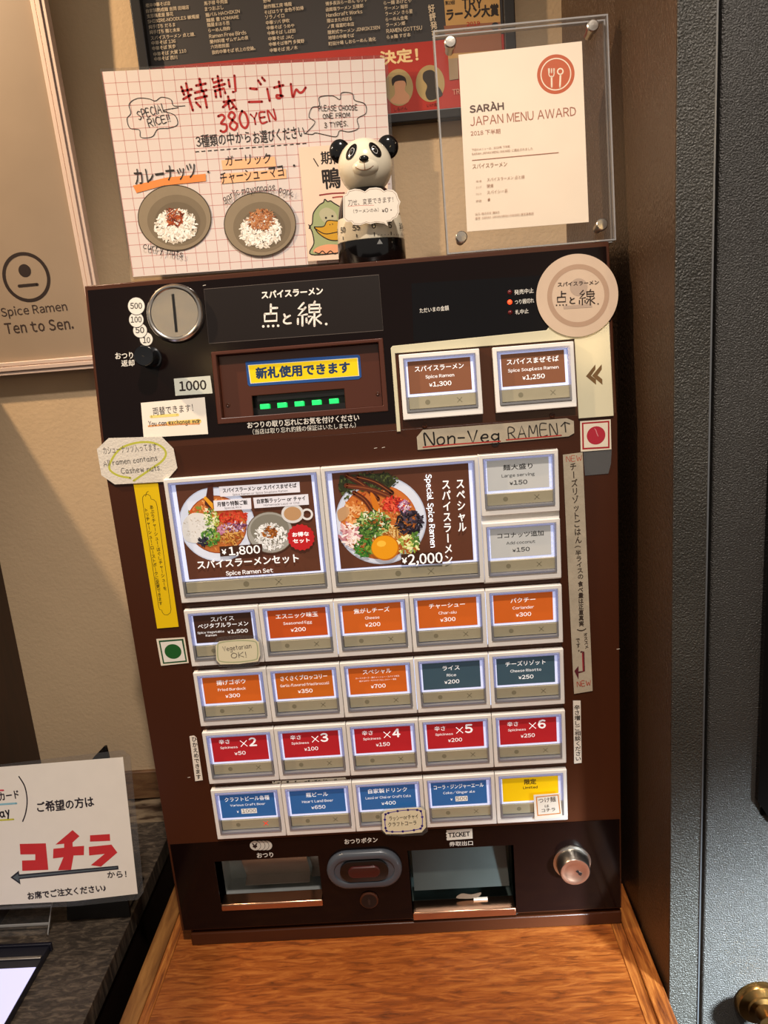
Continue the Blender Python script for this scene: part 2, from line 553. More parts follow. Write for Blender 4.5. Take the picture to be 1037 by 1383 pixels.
class Ink:
    """flat print on a plane: collects coloured polygons, builds one mesh"""

    def __init__(s, plane, d, k=PX, local=False):
        s.plane, s.d, s.k, s.local = plane, d, k, local
        s.v, s.f, s.m, s.cols = [], [], [], []
        s.lv = 0

    def T(s, p):
        if s.local:
            return np.array(p[:2], float)
        q = s.k(p)
        return s.plane.un(q[0], q[1], s.d)

    def L(s, p, h):
        return h if s.local else float(np.linalg.norm(s.T((p[0] + h, p[1])) - s.T(p)))

    def up(s):
        s.lv += 1
        return s

    def raw(s, vs, fs, col, extra=0.0):
        if col not in s.cols:
            s.cols.append(col)
        c = s.cols.index(col)
        n = len(s.v)
        d = s.d + s.lv * 0.000035 + extra
        s.v += [(float(x), float(y), d) for x, y in vs]
        s.f += [tuple(i + n for i in f) for f in fs]
        s.m += [c] * len(fs)

    def polyuv(s, P, col):
        a = sum(P[i - 1][0] * P[i][1] - P[i][0] * P[i - 1][1] for i in range(len(P)))
        if a < 0:
            P = P[::-1]
        s.raw(P, [tuple(range(len(P)))], col)

    def poly(s, pts, col, smooth=False):
        P = [s.T(p) for p in pts]
        if smooth:
            P = smooth_pts(P, True)
        s.polyuv(P, col)

    def rect(s, a, b, col):
        s.poly([(a[0], a[1]), (b[0], a[1]), (b[0], b[1]), (a[0], b[1])], col)

    def stroke(s, pts, w, col, closed=False, smooth=True):
        ww = s.L(pts[0], w) / 2
        P = [s.T(p) for p in pts]
        if smooth and len(P) > 2:
            P = smooth_pts(P, closed)
        if closed:
            P = P + [P[0]]
        n = len(P)
        vs = []
        for i in range(n):
            if closed:
                t = P[(i + 1) % (n - 1)] - P[(i - 1) % (n - 1)]
            else:
                t = P[min(i + 1, n - 1)] - P[max(i - 1, 0)]
            t = t / (np.linalg.norm(t) + 1e-12)
            nn = np.array([-t[1], t[0]]) * ww
            vs += [P[i] + nn, P[i] - nn]
        fs = [(2 * i + 1, 2 * i + 3, 2 * i + 2, 2 * i) for i in range(n - 1)]
        s.raw(vs, fs, col)
        if not closed and ww > 0.0002:
            for e in (P[0], P[-1]):
                s.polyuv([e + ww * np.array([math.cos(a), math.sin(a)]) for a in np.linspace(0, 2 * math.pi, 9)[:-1]], col)

    def disc(s, c, r, col, r0=0.0, n=32, ry=None):
        C = s.T(c)
        R = s.L(c, r)
        RY = R if ry is None else s.L(c, ry)
        an = [2 * math.pi * k / n for k in range(n)]
        o = [C + np.array([R * math.cos(a), RY * math.sin(a)]) for a in an]
        if r0 == 0:
            s.polyuv(o, col)
        else:
            R0 = s.L(c, r0)
            i = [C + np.array([R0 * math.cos(a), R0 * math.sin(a) * (RY / R)]) for a in an]
            s.raw(o + i, [(k, (k + 1) % n, n + (k + 1) % n, n + k) for k in range(n)], col)

    def text(s, body, A, B=None, h=None, col='#FFFFFF', bold=0.0, jit=0.0, w=None, mode='fit', track=0.0, slant=0.0):
        """mode 'fit': bottom left A to bottom right B, tallest glyph h high; mode 'mid': centred on A with em h (and width w);
        mode 'down': a column whose top centre is A and bottom centre B, em width h"""
        s.lv += 1
        rnd = random.Random(sum(map(ord, body)))
        items = []
        if mode == 'down':
            a, b = s.T(A), s.T(B)
            ax = b - a
            Ln = np.linalg.norm(ax)
            dn = ax / Ln
            rt = np.array([-dn[1], dn[0]])
            adv = [0.5 if ch in ' ・.。' else 1.0 for ch in body]
            sy = Ln / sum(adv)
            sx = s.L(A, h)
            y = 0
            for ch, ad in zip(body, adv):
                vs, fs, bb = glyph(ch)
                mid = (y + ad / 2) * sy
                y += ad
                if ch == ' ' or not vs:
                    continue
                if ch in 'ー（）()－':
                    cx, cy = (bb[0] + bb[1]) / 2, (bb[2] + bb[3]) / 2
                    q = [((vy - cy), -(vx - cx)) for vx, vy in vs]
                else:
                    cx = (bb[0] + bb[1]) / 2
                    cy = 0.38 if ord(ch) > 0x2000 else (bb[2] + bb[3]) / 2
                    q = [(vx - cx, vy - cy) for vx, vy in vs]
                ja = rnd.uniform(-jit, jit) * 0.5
                jx = rnd.uniform(-jit, jit) * 0.2
                c_, s_ = math.cos(ja), math.sin(ja)
                q = [((x * c_ - yy * s_ + jx), (x * s_ + yy * c_)) for x, yy in q]
                items.append(([a + dn * mid + rt * (x * sx) - dn * (yy * sy) for x, yy in q], fs, sx))
        else:
            x = 0
            lay = []
            for ch in body:
                vs, fs, bb = glyph(ch)
                if ch == ' ':
                    x += 0.28
                    continue
                if ch == '　':
                    x += 1
                    continue
                if ord(ch) > 0x2E80:
                    lay.append((ch, x))
                    x += 1.0 + track
                else:
                    lay.append((ch, x - bb[0] + 0.04))
                    x += bb[1] - bb[0] + 0.09 + track
            if not lay:
                return
            x0 = min(g[1] + glyph(g[0])[2][0] for g in lay)
            x1 = max(g[1] + glyph(g[0])[2][1] for g in lay)
            y0 = min(glyph(g[0])[2][2] for g in lay)
            y1 = max(glyph(g[0])[2][3] for g in lay)
            if mode == 'mid':
                em = s.L(A, h)
                tw = (x1 - x0) * em
                if w is not None:
                    tw = s.L(A, w)
                a = s.T(A)
                org = a - np.array([tw / 2, 0.36 * em])
                sx, sy = tw / (x1 - x0), em
                ex, ey = np.array([1.0, 0.0]), np.array([0.0, 1.0])
                y0 = 0
            else:
                a, b = s.T(A), s.T(B)
                Ln = np.linalg.norm(b - a)
                ex = (b - a) / Ln
                ey = np.array([-ex[1], ex[0]])
                sx = Ln / (x1 - x0)
                sy = s.L(A, h) / (y1 - y0) if h else sx
                org = a
            for ch, gx in lay:
                vs, fs, bb = glyph(ch)
                cx, cy = (bb[0] + bb[1]) / 2, (bb[2] + bb[3]) / 2
                ja = rnd.uniform(-jit, jit) * 0.5
                js = 1 + rnd.uniform(-jit, jit) * 0.6
                jy = rnd.uniform(-jit, jit) * 0.25
                c_, s_ = math.cos(ja), math.sin(ja)
                q = []
                for vx, vy in vs:
                    dx, dy = (vx - cx) * js, (vy - cy) * js
                    q.append((cx + dx * c_ - dy * s_ + gx - x0 + slant * (vy - y0), cy + dx * s_ + dy * c_ - y0 + jy))
                items.append(([org + ex * (px * sx) + ey * (py * sy) for px, py in q], fs, (sx + sy) / 2))
        offs = [(0, 0)]
        if bold:
            offs = [(bold, 0), (-bold, 0), (0, bold), (0, -bold)]
            if bold > 0.03:
                offs += [(bold * .7, bold * .7), (-bold * .7, bold * .7), (bold * .7, -bold * .7), (-bold * .7, -bold * .7)]
        for vs, fs, em in items:
            for i, (ox, oy) in enumerate(offs):
                s.raw([(p[0] + ox * em, p[1] + oy * em) for p in vs], fs, col, i * 0.000004)

    def hand(s, body, A, B, h, col, w=2.0, jit=0.06):
        s.lv += 1
        rnd = random.Random(sum(map(ord, body)))
        lay, x = [], 0.0
        for ch in body:
            g = PEN.get(ch)
            if g is None:
                x += 2.6
                continue
            mx = max(p[0] for st in g for p in st)
            lay.append((g, x, rnd.uniform(-jit, jit) * 4, 1 + rnd.uniform(-jit, jit)))
            x += mx + 1.5
        x -= 1.5
        a, b = s.T(A), s.T(B)
        Ln = np.linalg.norm(b - a)
        ex = (b - a) / Ln
        ey = np.array([-ex[1], ex[0]])
        sx, sy = Ln / x, s.L(A, h) / 6
        ww = s.L(A, w)
        keep = s.local
        s.local = True
        for g, gx, jy, js in lay:
            for st in g:
                pts = [a + ex * ((gx + px + rnd.uniform(-.12, .12)) * sx) + ey * ((py * js + jy + rnd.uniform(-.12, .12)) * sy) for px, py in st]
                s.stroke([tuple(p) for p in pts], ww, col, smooth=len(pts) > 3)
        s.local = keep

    def blobs(s, c, rx, ry, n, size, cols, seed=1, elong=1.6, inner=0.0):
        rnd = random.Random(seed)
        C = s.T(c)
        RX, RY = s.L(c, rx), s.L(c, ry)
        S = s.L(c, size)
        for i in range(n):
            if i % 12 == 0:
                s.lv += 0.25
            a = rnd.uniform(0, 2 * math.pi)
            t = math.sqrt(rnd.uniform(inner * inner, 1))
            p = C + np.array([RX * t * math.cos(a), RY * t * math.sin(a)])
            an = rnd.uniform(0, math.pi)
            sz = S * rnd.uniform(0.6, 1.3)
            m = 7
            P = []
            for k in range(m):
                b = 2 * math.pi * k / m
                r = rnd.uniform(0.75, 1.15)
                x, y = sz * elong * r * math.cos(b), sz / elong * r * math.sin(b)
                P.append(p + np.array([x * math.cos(an) - y * math.sin(an), x * math.sin(an) + y * math.cos(an)]))
            s.raw(P, [tuple(range(m))], rnd.choice(cols), (i % 12) * 0.0000007)

    def done(s, name, thing=None, parent=None, off=(0, 0, 0), label=None, wrap=None):
        at = thing.at if thing is not None else off
        if wrap:
            v = [wrap(p) for p in s.v]
        else:
            v = s.v
        if thing is not None and thing.plane is not s.plane and not s.local and not wrap:
            M = thing.o.matrix_world.inverted() @ s.plane.M()
            v = [tuple(M @ Vector(p)) for p in v]
        else:
            v = [(p[0] - at[0], p[1] - at[1], p[2] - at[2]) for p in v]
        o = new_obj(name, v, s.f, [ink_mat(c) for c in s.cols], s.m, thing.o if thing is not None else parent)
        if label:
            o['label'] = label
        return o


def P4(plane, k, pts, d=0.0):
    return [plane.un(*k(p), d) for p in pts]


# ------------------------------------------------------------------ common materials
M_wall = pmat('tan_plaster', '#BDA483', 0.9, spec=0.2, var=0.04, vscale=14, bump=0.22, bscale=260)
M_brown = pmat('brown_enamel', '#42200F', 0.32, spec=0.35, var=0.03, vscale=12, bump=0.03, bscale=500)
M_black = pmat('dark_gloss_panel', '#110706', 0.13, spec=0.25, var=0.05, vscale=20)
M_blackp = pmat('black_plastic', '#0E0D0E', 0.35)
M_cream = pmat('cream_plastic', '#CDC7AA', 0.16, var=0.03, vscale=25)
M_white = pmat('white_button_plastic', '#ECE8E2', 0.35, var=0.02, vscale=40)
M_light = pmat('white_backlight', '#E8ECFA', 0.5, emit=0.55, ecol='#C4D0FF')
M_cover = clear_mat('clear_button_cover', '#F2F4FF', 0.12, 0.05)
M_rim = clear_mat('clear_cover_rim', '#AEB6DC', 0.5, 0.12, haze=0.22)
M_olive = pmat('olive_grey_strip', '#A39B82', 0.4, var=0.05, vscale=60)
M_steel = pmat('brushed_steel', '#B9B2A8', 0.28, metal=1.0, bump=0.05, bscale=300)
M_chrome = pmat('bright_chrome', '#D8D4CE', 0.12, metal=1.0)
M_mirror = None or pmat('dull_mirror_steel', '#A9ADAB', 0.3, metal=0.45, var=0.2, vscale=25)
M_paper = pmat('white_paper', '#E9E0D2', 0.8, spec=0.2, var=0.015, vscale=60)
M_kraft = pmat('greyed_tape_paper', '#B5A993', 0.6, var=0.10, vscale=60, bump=0.1)
M_film = clear_mat('laminate_film', '#F0F0F0', 0.08, 0.08, haze=0.03)
M_acryl = clear_mat('clear_acrylic', '#FFFFFF', 0.05, 0.02, haze=0.008)
M_acedge = clear_mat('acrylic_edge', '#D8D0C4', 0.5, 0.1, haze=0.30)

exec_order = None

# ================================================================== SETTING
structure('wall_back', MB().box(-0.95, 0.62, D, D + 0.06, -0.35, 1.45), M_wall)
M_side = pmat('brown_hammered_metal', '#4E3A2A', 0.32, metal=0.3, var=0.2, vscale=9, bump=0.8, bscale=600, stretch=(1, 1, 0.5))
M_grey = pmat('grey_hammered_metal', '#403E39', 0.32, metal=0.3, var=0.2, vscale=11, bump=0.8, bscale=700)
mb = MB().prism([(0.4405, D), (0.457, 0.06), (0.459, -0.0815), (0.4845, -0.0815), (0.4845, D)], -0.30, 1.45)
structure('wall_right', mb, M_side)
structure('trim_1', MB().box(0.4590, 0.4848, -0.0832, -0.0815, -0.30, 1.45), M_grey, bevel=0.0006)
M_dgap = pmat('dark_door_gap', '#1A1210', 0.8)
structure('trim_2', MB().box(0.4845, 0.4912, -0.060, -0.02, -0.30, 1.45), M_dgap)
structure('trim_3', MB().box(0.4838, 0.4850, -0.0842, -0.0815, -0.30, 1.45), pmat('edge_highlight_metal', '#8D9094', 0.3, metal=0.8))  # pale strip stands in for the highlight on the frame's edge
# door leaf with a dark window recess
M_doorm = pmat('grey_door_leaf', '#43413E', 0.34, metal=0.3, var=0.15, vscale=7, bump=0.8, bscale=800)
mb = MB().plate(0.4912, -0.30, 0.80, 1.45, [(0.5365, 0.150, 0.74, 1.30)], -0.04, 0.0)
M = DOOR.M()
door = new_obj('door_1', [tuple(M @ Vector(p)) for p in mb.v], mb.f, [M_doorm], bevel=0.0015)
door['kind'] = 'structure'
dk = MB().prism([(0.5315, 0.168), (0.5455, 0.145), (0.76, 0.145), (0.76, 1.32), (0.5315, 1.32)], -0.012, 0.006)
sub(door, 'window_pane', MB().add([tuple(M @ Vector(p)) for p in dk.v], dk.f), pmat('dark_window_glass', '#0B0A0A', 0.1))
# brass knob
kc = DOOR.un(1024, 1352)
kt = MB().lathe([(0.0215, 0.0), (0.0215, 0.0025), (0.0195, 0.0055), (0.0125, 0.0075), (0.0120, 0.0095), (0.0080, 0.011), (0.0065, 0.022), (0.0085, 0.026)], (0, 0, 0), 40)
kn = MB().lathe([(0.0085, 0.026), (0.0150, 0.029), (0.0175, 0.035), (0.0165, 0.041), (0.010, 0.0455), (0.002, 0.0465)], (0, 0, 0), 40)
M_brass = pmat('aged_brass', '#8C6A3C', 0.25, metal=1.0, var=0.2, vscale=60)
tf = lambda m: MB().add([tuple(M @ Vector((p[0] + kc[0], p[1] + kc[1], p[2]))) for p in m.v], m.f)
sub(door, 'door_rose', tf(kt), M_brass, smooth=True)
sub(door, 'door_knob', tf(kn), M_brass, smooth=True)
# left side: dark wood partition, wood rail and patterned splashback over the counter
M_dwood = wood_mat('dark_stained_wood', '#1E0E06', '#2C160B', '#3A1E10', (3, 3, 0.6), 0.5, 0.1)
structure('wall_left', MB().box(-0.245, -0.2145, -0.35, D, -0.02, 0.6186), M_dwood, bevel=0.001)
M_rail = wood_mat('rail_wood', '#4A3220', '#6B4A2E', '#80603F', (1.2, 3, 6), 0.55, 0.2, 14)
structure('trim_4', MB().box(-0.2145, 0.02, D - 0.006, D, 0.0345, 0.0715), M_rail, bevel=0.0012)


def stone_mat(name, c1, c2, c3, scale, stretch, dist=2.0, rough=0.4):
    m = bpy.data.materials.new(name)
    m.use_nodes = True
    nt = m.node_tree
    b = nt.nodes['Principled BSDF']
    b.inputs['Roughness'].default_value = rough
    tc = nt.nodes.new('ShaderNodeTexCoord')
    mp = nt.nodes.new('ShaderNodeMapping')
    mp.inputs['Scale'].default_value = stretch
    mp.inputs['Rotation'].default_value = (0, 0, 0.25)
    nt.links.new(tc.outputs['Object'], mp.inputs[0])
    w = nt.nodes.new('ShaderNodeTexWave')
    w.bands_direction = 'Y'
    w.inputs['Scale'].default_value = scale
    w.inputs['Distortion'].default_value = 9
    w.inputs['Detail'].default_value = 4
    w.inputs['Detail Scale'].default_value = dist
    nt.links.new(mp.outputs[0], w.inputs['Vector'])
    n = nt.nodes.new('ShaderNodeTexNoise')
    n.inputs['Scale'].default_value = 12
    n.inputs['Detail'].default_value = 6
    nt.links.new(mp.outputs[0], n.inputs['Vector'])
    mu = nt.nodes.new('ShaderNodeMath')
    mu.operation = 'MULTIPLY'
    nt.links.new(w.outputs['Fac'], mu.inputs[0])
    nt.links.new(n.outputs[0], mu.inputs[1])
    r = nt.nodes.new('ShaderNodeValToRGB')
    r.color_ramp.elements[0].position = 0.05
    r.color_ramp.elements[0].color = lin(c1)
    r.color_ramp.elements[1].position = 0.55
    r.color_ramp.elements[1].color = lin(c3)
    e = r.color_ramp.elements.new(0.25)
    e.color = lin(c2)
    nt.links.new(mu.outputs[0], r.inputs[0])
    nt.links.new(r.outputs[0], b.inputs['Base Color'])
    bp = nt.nodes.new('ShaderNodeBump')
    bp.inputs['Strength'].default_value = 0.3
    bp.inputs['Distance'].default_value = 0.001
    nt.links.new(mu.outputs[0], bp.inputs['Height'])
    nt.links.new(bp.outputs[0], b.inputs['Normal'])
    MATS[name] = m
    return m


M_splash = stone_mat('patterned_splashback_stone', '#3A2A1C', '#5A4636', '#A28C70', 6, (2, 1, 8), 1.2)
M_counter = wood_mat('dark_wavy_counter_stone', '#2A2521', '#3A322B', '#65584A', (5, 14, 1), 0.36, 0.6, 16)
structure('trim_5', MB().box(-0.2145, 0.02, D - 0.004, D, 0.0, 0.0335), M_splash)
structure('floor', MB().box(-1.2, 1.6, -2.4, 0.25, -0.37, -0.35), pmat('dark_floor', '#2A1C14', 0.6))

# ================================================================== COUNTER AND WOODEN STAND
t = Thing('counter', 'dark counter with a wavy stone patterned top, seen beside the wooden stand', 'counter', None, (-0.40, -0.1, -0.35))
o = new_obj('counter_top', *(lambda m: (m.v, m.f))(MB().box(-0.20 + 0.4, 0.34, -0.60, D + 0.1 - 0.0005, 0.330, 0.350)), [M_counter], None, t.o, bevel=0.0006)
o = new_obj('side_panel', *(lambda m: (m.v, m.f))(MB().box(-0.10, 0.338, -0.58, D + 0.1 - 0.002, 0.0, 0.330)), [pmat('black_brown_side', '#1A0F0A', 0.35)], None, t.o)

M_wt = wood_mat('orange_oak_top', '#5A2C0E', '#8A4718', '#A9652B', (2.2, 14.0, 1), 0.40, 0.4, 16)
M_wl = wood_mat('lip_wood', '#552810', '#8E4E1E', '#B87434', (20, 1.6, 3), 0.42, 0.3, 12)
M_wd = wood_mat('lip_wood_outer', '#4E2E14', '#7A4E24', '#9A6A36', (9, 1.0, 3), 0.45, 0.3, 10)
t = Thing('wooden_stand', 'orange-brown oak stand with raised edge strips carrying the ticket machine', 'stand', None, (0.21, 0.0, -0.35))
ww = lambda m: (([(p[0] - 0.21, p[1], p[2] + 0.35) for p in m.v]), m.f)
new_obj('top_board', *ww(MB().box(-0.0092, 0.4295, -0.50, D - 0.001, -0.034, -0.019)), [M_wt], None, t.o)
for nm, x0, x1, z1, mt in (('edge_strip', -0.0190, -0.0096, -0.0186, M_wl), ('edge_strip', -0.0362, -0.0190, -0.0176, M_wd), ('edge_strip', 0.4299, 0.4404, -0.0191, M_wl), ('edge_strip', 0.4406, 0.4560, -0.0176, M_wl)):
    new_obj(nm, *ww(MB().box(x0, x1, -0.50, D - 0.001 if x1 < 0.45 else 0.055, -0.040, z1)), [mt], None, t.o, bevel=0.0008)
new_obj('cabinet_body', *ww(MB().box(-0.034, 0.452, -0.495, D - 0.002, -0.35, -0.040)), [M_dwood], None, t.o)

# ================================================================== TICKET MACHINE
TM = Thing('ticket_machine', 'dark brown meal ticket vending machine with rows of lit product buttons', 'ticket machine', FACE, (0.22, -0.019, 0))
# body behind the door (profile in y,z extruded along x)
prof = [(0.004, -0.019), (0.160, -0.019), (0.168, 0.627), (0.026, 0.627), (0.006, 0.490), (0.004, 0.0)]
mb = MB()
n = len(prof)
vs = [(x, z, -y) for x in (0.0068, 0.4398) for y, z in prof]
mb.add(vs, [tuple(range(n - 1, -1, -1)), tuple(range(n, 2 * n))] + [(i, (i + 1) % n, n + (i + 1) % n, n + i) for i in range(n)])
body_v = mb
# the windows pierce the body; build the body as a shell: sides, top, back, base
mb = MB()
mb.box(0.0068, 0.0090, -0.0189, 0.488, -0.160, -0.004).box(0.4376, 0.4398, -0.0189, 0.488, -0.160, -0.004)
mb.box(0.0068, 0.4398, -0.0189, 0.628, -0.168, -0.160)
mb.box(0.0068, 0.4398, 0.488, 0.6275, -0.160, -0.026)
TM.part('cabinet', mb, M_brown, bevel=0.0008)
TM.part('base_plinth', MB().box(0.0073, 0.4403, -0.0189, -0.005, -0.15, -0.0002), M_brown, bevel=0.0012)
# lower door face with the two window openings and the return lock
def win(k, pts):
    P = P4(FACE, k, pts)
    return (float((P[0][0] + P[3][0]) / 2), float((P[2][1] + P[3][1]) / 2), float((P[1][0] + P[2][0]) / 2), float((P[0][1] + P[1][1]) / 2))


CW = win(d3, [(228, 172), (683, 148), (700, 362), (255, 388)])
TW = win(d4, [(62, 152), (517, 128), (522, 424), (88, 444)])
TM.part('front_door', MB().plate(0.0, 0.0, 0.44, 0.4895, [CW, TW], -0.022, 0.0), M_brown, bevel=0.0007)
TM.part('lower_panel', MB().plate(0.0022, 0.0012, 0.4388, 0.1003, [CW, TW], 0.0, 0.0006), M_black, label='glossy near-black panel across the foot of the machine')
# upper leaning face
BW = (0.1035, 0.0168, 0.2475, 0.0760)
TM.wpart('upper_door', UPPER, MB().plate(0.0, -0.001, 0.44, 0.1405, [BW], -0.018, 0.0), M_brown, bevel=0.0007)
TM.wpart('upper_panel', UPPER, MB().plate(0.0025, 0.0055, 0.4375, 0.1365, [BW, (0.2555, 0.0, 0.44, 0.0685), (0.407, 0, 0.4375, 0.097)], 0.0, 0.0005), M_black, label='glossy near-black upper panel')
# cream surround
mb = MB()
A_ = [(0.2545, -0.002), (0.2577, -0.002), (0.2577, 0.0635), (0.4075, 0.0635), (0.4075, -0.0026), (0.4368, -0.0026), (0.4368, 0.097), (0.4062, 0.097), (0.3850, 0.0725), (0.2560, 0.0698), (0.2545, 0.0680)]
TM.wpart('cream_surround', UPPER, MB().prism(A_, 0.0, 0.0012), M_cream, bevel=0.0003)

# ---- product buttons -------------------------------------------------------
def card_ink(col_text, w, h):
    return None


def make_button(plane, u0, v0, w, h, card, lines, tcol='e#FFFFFF', label=None, big=False, extra=None):
    L_, R_, T_, B_ = (0.0068, 0.0077, 0.0060, 0.0212) if not big else (0.0090, 0.0085, 0.0058, 0.0208)
    at = (u0, v0, 0)
    base = MB().plate(0, 0, w, h, [(0.0036, 0.0058, w - 0.0036, h - 0.0036)], 0.0, 0.0062)
    base.box(0.0036, w - 0.0036, 0.0058, h - 0.0036, 0.0, 0.0012)
    M0 = TM.o.matrix_world.inverted() @ plane.M(*at)
    f = new_obj('product_button', base.v, base.f, [M_white], None, TM.o, bevel=0.0009)
    f.matrix_local = M0
    if label:
        f['label'] = label
    sub(f, 'backlight', MB().box(0.0042, w - 0.0042, 0.0190, h - 0.0042, 0.0012, 0.0030), M_light)
    sub(f, 'label_card', MB().box(L_, w - R_, B_, h - T_, 0.0030, 0.0033), ink_mat('e' + card))
    st = sub(f, 'indicator_strip', MB().box(0.0058, w - 0.0052, 0.0085, B_ - 0.0028, 0.0012, 0.0040), M_olive, bevel=0.0002)
    # clear cover: four rim walls
    sub(f, 'clear_cover', MB().plate(0.0038, 0.0060, w - 0.0038, h - 0.0038, [(0.0054, 0.0078, w - 0.0054, h - 0.0052)], 0.0012, 0.0072), M_rim)
    k = Ink(plane, 0.00335, local=True)
    cw, ch = w - L_ - R_, h - T_ - B_
    cx, top = L_ + cw / 2, h - T_
    for ln in lines:
        body, x, y, em, wd = ln[:5]
        b = ln[5] if len(ln) > 5 else (0.015 if em > 0.0036 else 0.008)
        c = ln[6] if len(ln) > 6 else tcol
        k.text(body, (cx + x, top - y), None, em, c, b, mode='mid', w=wd)
    if extra:
        extra(k, L_, R_, T_, B_, w, h)
    k.lv = 20
    k.done('lettering', parent=f)
    q = Ink(plane, 0.00405, local=True)
    my = 0.0085 + (B_ - 0.0028 - 0.0085) * 0.5
    q.disc((w * (0.32 if not big else 0.44), my), 0.0021 if not big else 0.0026, '#7E7862')
    q.done('dot_mark', parent=f)
    q = Ink(plane, 0.00405, local=True)
    mx = w * (0.72 if not big else 0.655)
    r = 0.0019 if not big else 0.0026
    xc = 'e#FF2418' if extra == 'lit' else '#7E7862'
    if label and 'craft beer' in label:
        xc = 'e#FF2418'
    q.stroke([(mx - r, my - r), (mx + r, my + r)], 0.0006, xc, smooth=False)
    q.stroke([(mx - r, my + r), (mx + r, my - r)], 0.0006, xc, smooth=False)
    q.done('cross_mark', parent=f)
    return f


BR, OR1, OR2, TEAL, RED, BLUE, YEL, GREY = '#7A4A30', '#BC4C18', '#C85E1C', '#38505C', '#B01E26', '#28609C', '#E8BC00', '#BAB9B4'
u0, pit, bw = 0.0517, 0.0675, 0.0670
std = lambda t, e, p, tw=None, ew=None, pw=0.0150: [(t, 0, 0.0068, 0.0052, tw), (e, 0, 0.0138, 0.0034, ew), (p, 0, 0.0203, 0.0050, pw)]
make_button(UPPER, 0.2607, 0.0072, bw, 0.0543, BR, std('スパイスラーメン', 'Spice Ramen', '¥1,300', 0.041, 0.024, 0.0185), label='product button with brown card for spice ramen')
make_button(UPPER, 0.3386, 0.0072, bw, 0.0540, BR, std('スパイスまぜそば', 'Spice Soupless Ramen', '¥1,250', 0.043, 0.042, 0.0185), label='product button with brown card for soupless ramen')
make_button(FACE, 0.3218, 0.4100, bw, 0.0535, GREY, std('麺大盛り', 'Large serving', '¥150', 0.025, 0.028), 'e#2A2826', label='product button with pale grey card for a large serving')
make_button(FACE, 0.3218, 0.3495, bw, 0.0540, GREY, std('ココナッツ追加', 'Add coconut', '¥150', 0.040, 0.025), 'e#2A2826', label='product button with pale grey card for added coconut')
rows = [
    (0.2885, 0.0545, [
        ('#3E2418', [('スパイス', 0, 0.0052, 0.0050, 0.021), ('ベジタブルラーメン', 0, 0.0112, 0.0050, 0.046), ('Spice Vegetable', -0.0120, 0.0172, 0.0026, 0.0245), ('Ramen', -0.012, 0.0203, 0.0026, 0.010), ('¥1,500', 0.0125, 0.0180, 0.0046, 0.0185)], 'product button with dark brown card for vegetable ramen'),
        (OR1, std('エスニック味玉', 'Seasoned Egg', '¥200', 0.038, 0.026, 0.0135), 'product button with burnt orange card for a seasoned egg'),
        (OR2, std('焦がしチーズ', 'Cheese', '¥200', 0.032, 0.013, 0.0135), 'product button with orange card for cheese'),
        (OR2, std('チャーシュー', 'Char-siu', '¥300', 0.032, 0.016, 0.0135), 'product button with orange card for char-siu'),
        (OR2, std('パクチー', 'Coriander', '¥300', 0.022, 0.019, 0.0135), 'product button with orange card for coriander')]),
    (0.2280, 0.0543, [
        (OR2, std('揚げゴボウ', 'Fried Burdock', '¥300', 0.027, 0.026, 0.0135), 'product button with orange card for fried burdock'),
        ('#C0601A', std('さくさくブロッコリー', 'Garlic-flavored fried broccoli', '¥350', 0.043, 0.045, 0.0135), 'product button with orange card for fried broccoli'),
        (OR2, [('スペシャル', 0, 0.0055, 0.0050, 0.026), ('ローストポーク・鶏チャーシュー・スパイス味玉', 0, 0.0112, 0.0018, 0.040, 0.0), ('揚げゴボウ・サクサクブロッコリー・海苔', 0, 0.0142, 0.0018, 0.034, 0.0), ('¥700', 0, 0.0200, 0.0050, 0.0135)], 'product button with orange card for the special topping set'),
        (TEAL, std('ライス', 'Rice', '¥200', 0.0155, 0.0085, 0.0135), 'product button with dark teal card for rice'),
        (TEAL, std('チーズリゾット', 'Cheese Risotto', '¥250', 0.036, 0.028, 0.0135), 'product button with dark teal card for cheese risotto')]),
    (0.1675, 0.0540, [
        (RED, [('辛さ', -0.0140, 0.0062, 0.0050, 0.010), ('Spiciness', -0.0103, 0.0122, 0.0030, 0.0165), (nn, 0.0128, 0.0080, 0.0112, 0.0068, 0.03), ('¥' + pr, -0.0005, 0.0187, 0.0050, 0.0105 if len(pr) < 3 else 0.0130)], 'product button with red card for spiciness times ' + nn)
        for nn, pr in (('2', '50'), ('3', '100'), ('4', '150'), ('5', '200'), ('6', '250'))]),
    (0.1070, 0.0537, [
        (BLUE, [('クラフトビール各種', 0, 0.0068, 0.0052, 0.043), ('Various Craft Beer', 0, 0.0132, 0.0030, 0.034), ('¥', -0.0105, 0.0200, 0.0042, None)], 'product button with blue card for craft beer, its cross lit red'),
        (BLUE, std('瓶ビール', 'Heart Land Beer', '¥650', 0.021, 0.030, 0.0135), 'product button with blue card for bottled beer'),
        (BLUE, std('自家製ドリンク', 'Lassi or Chai or Craft Cola', '¥400', 0.037, 0.043, 0.0135), 'product button with blue card for homemade drinks'),
        (BLUE, [('コーラ・ジンジャーエール', 0, 0.0068, 0.0052, 0.047), ('Coke/Ginger ale', 0, 0.0132, 0.0032, 0.030), ('¥', -0.0075, 0.0200, 0.0042, None)], 'product button with blue card for cola and ginger ale'),
        (YEL, [('限定', 0, 0.0065, 0.0060, 0.0110, 0.03, 'e#3A2C10'), ('Limited', 0, 0.0125, 0.0032, 0.0135, 0.03, 'e#3A2C10')], 'product button with yellow card for the limited menu')]),
]
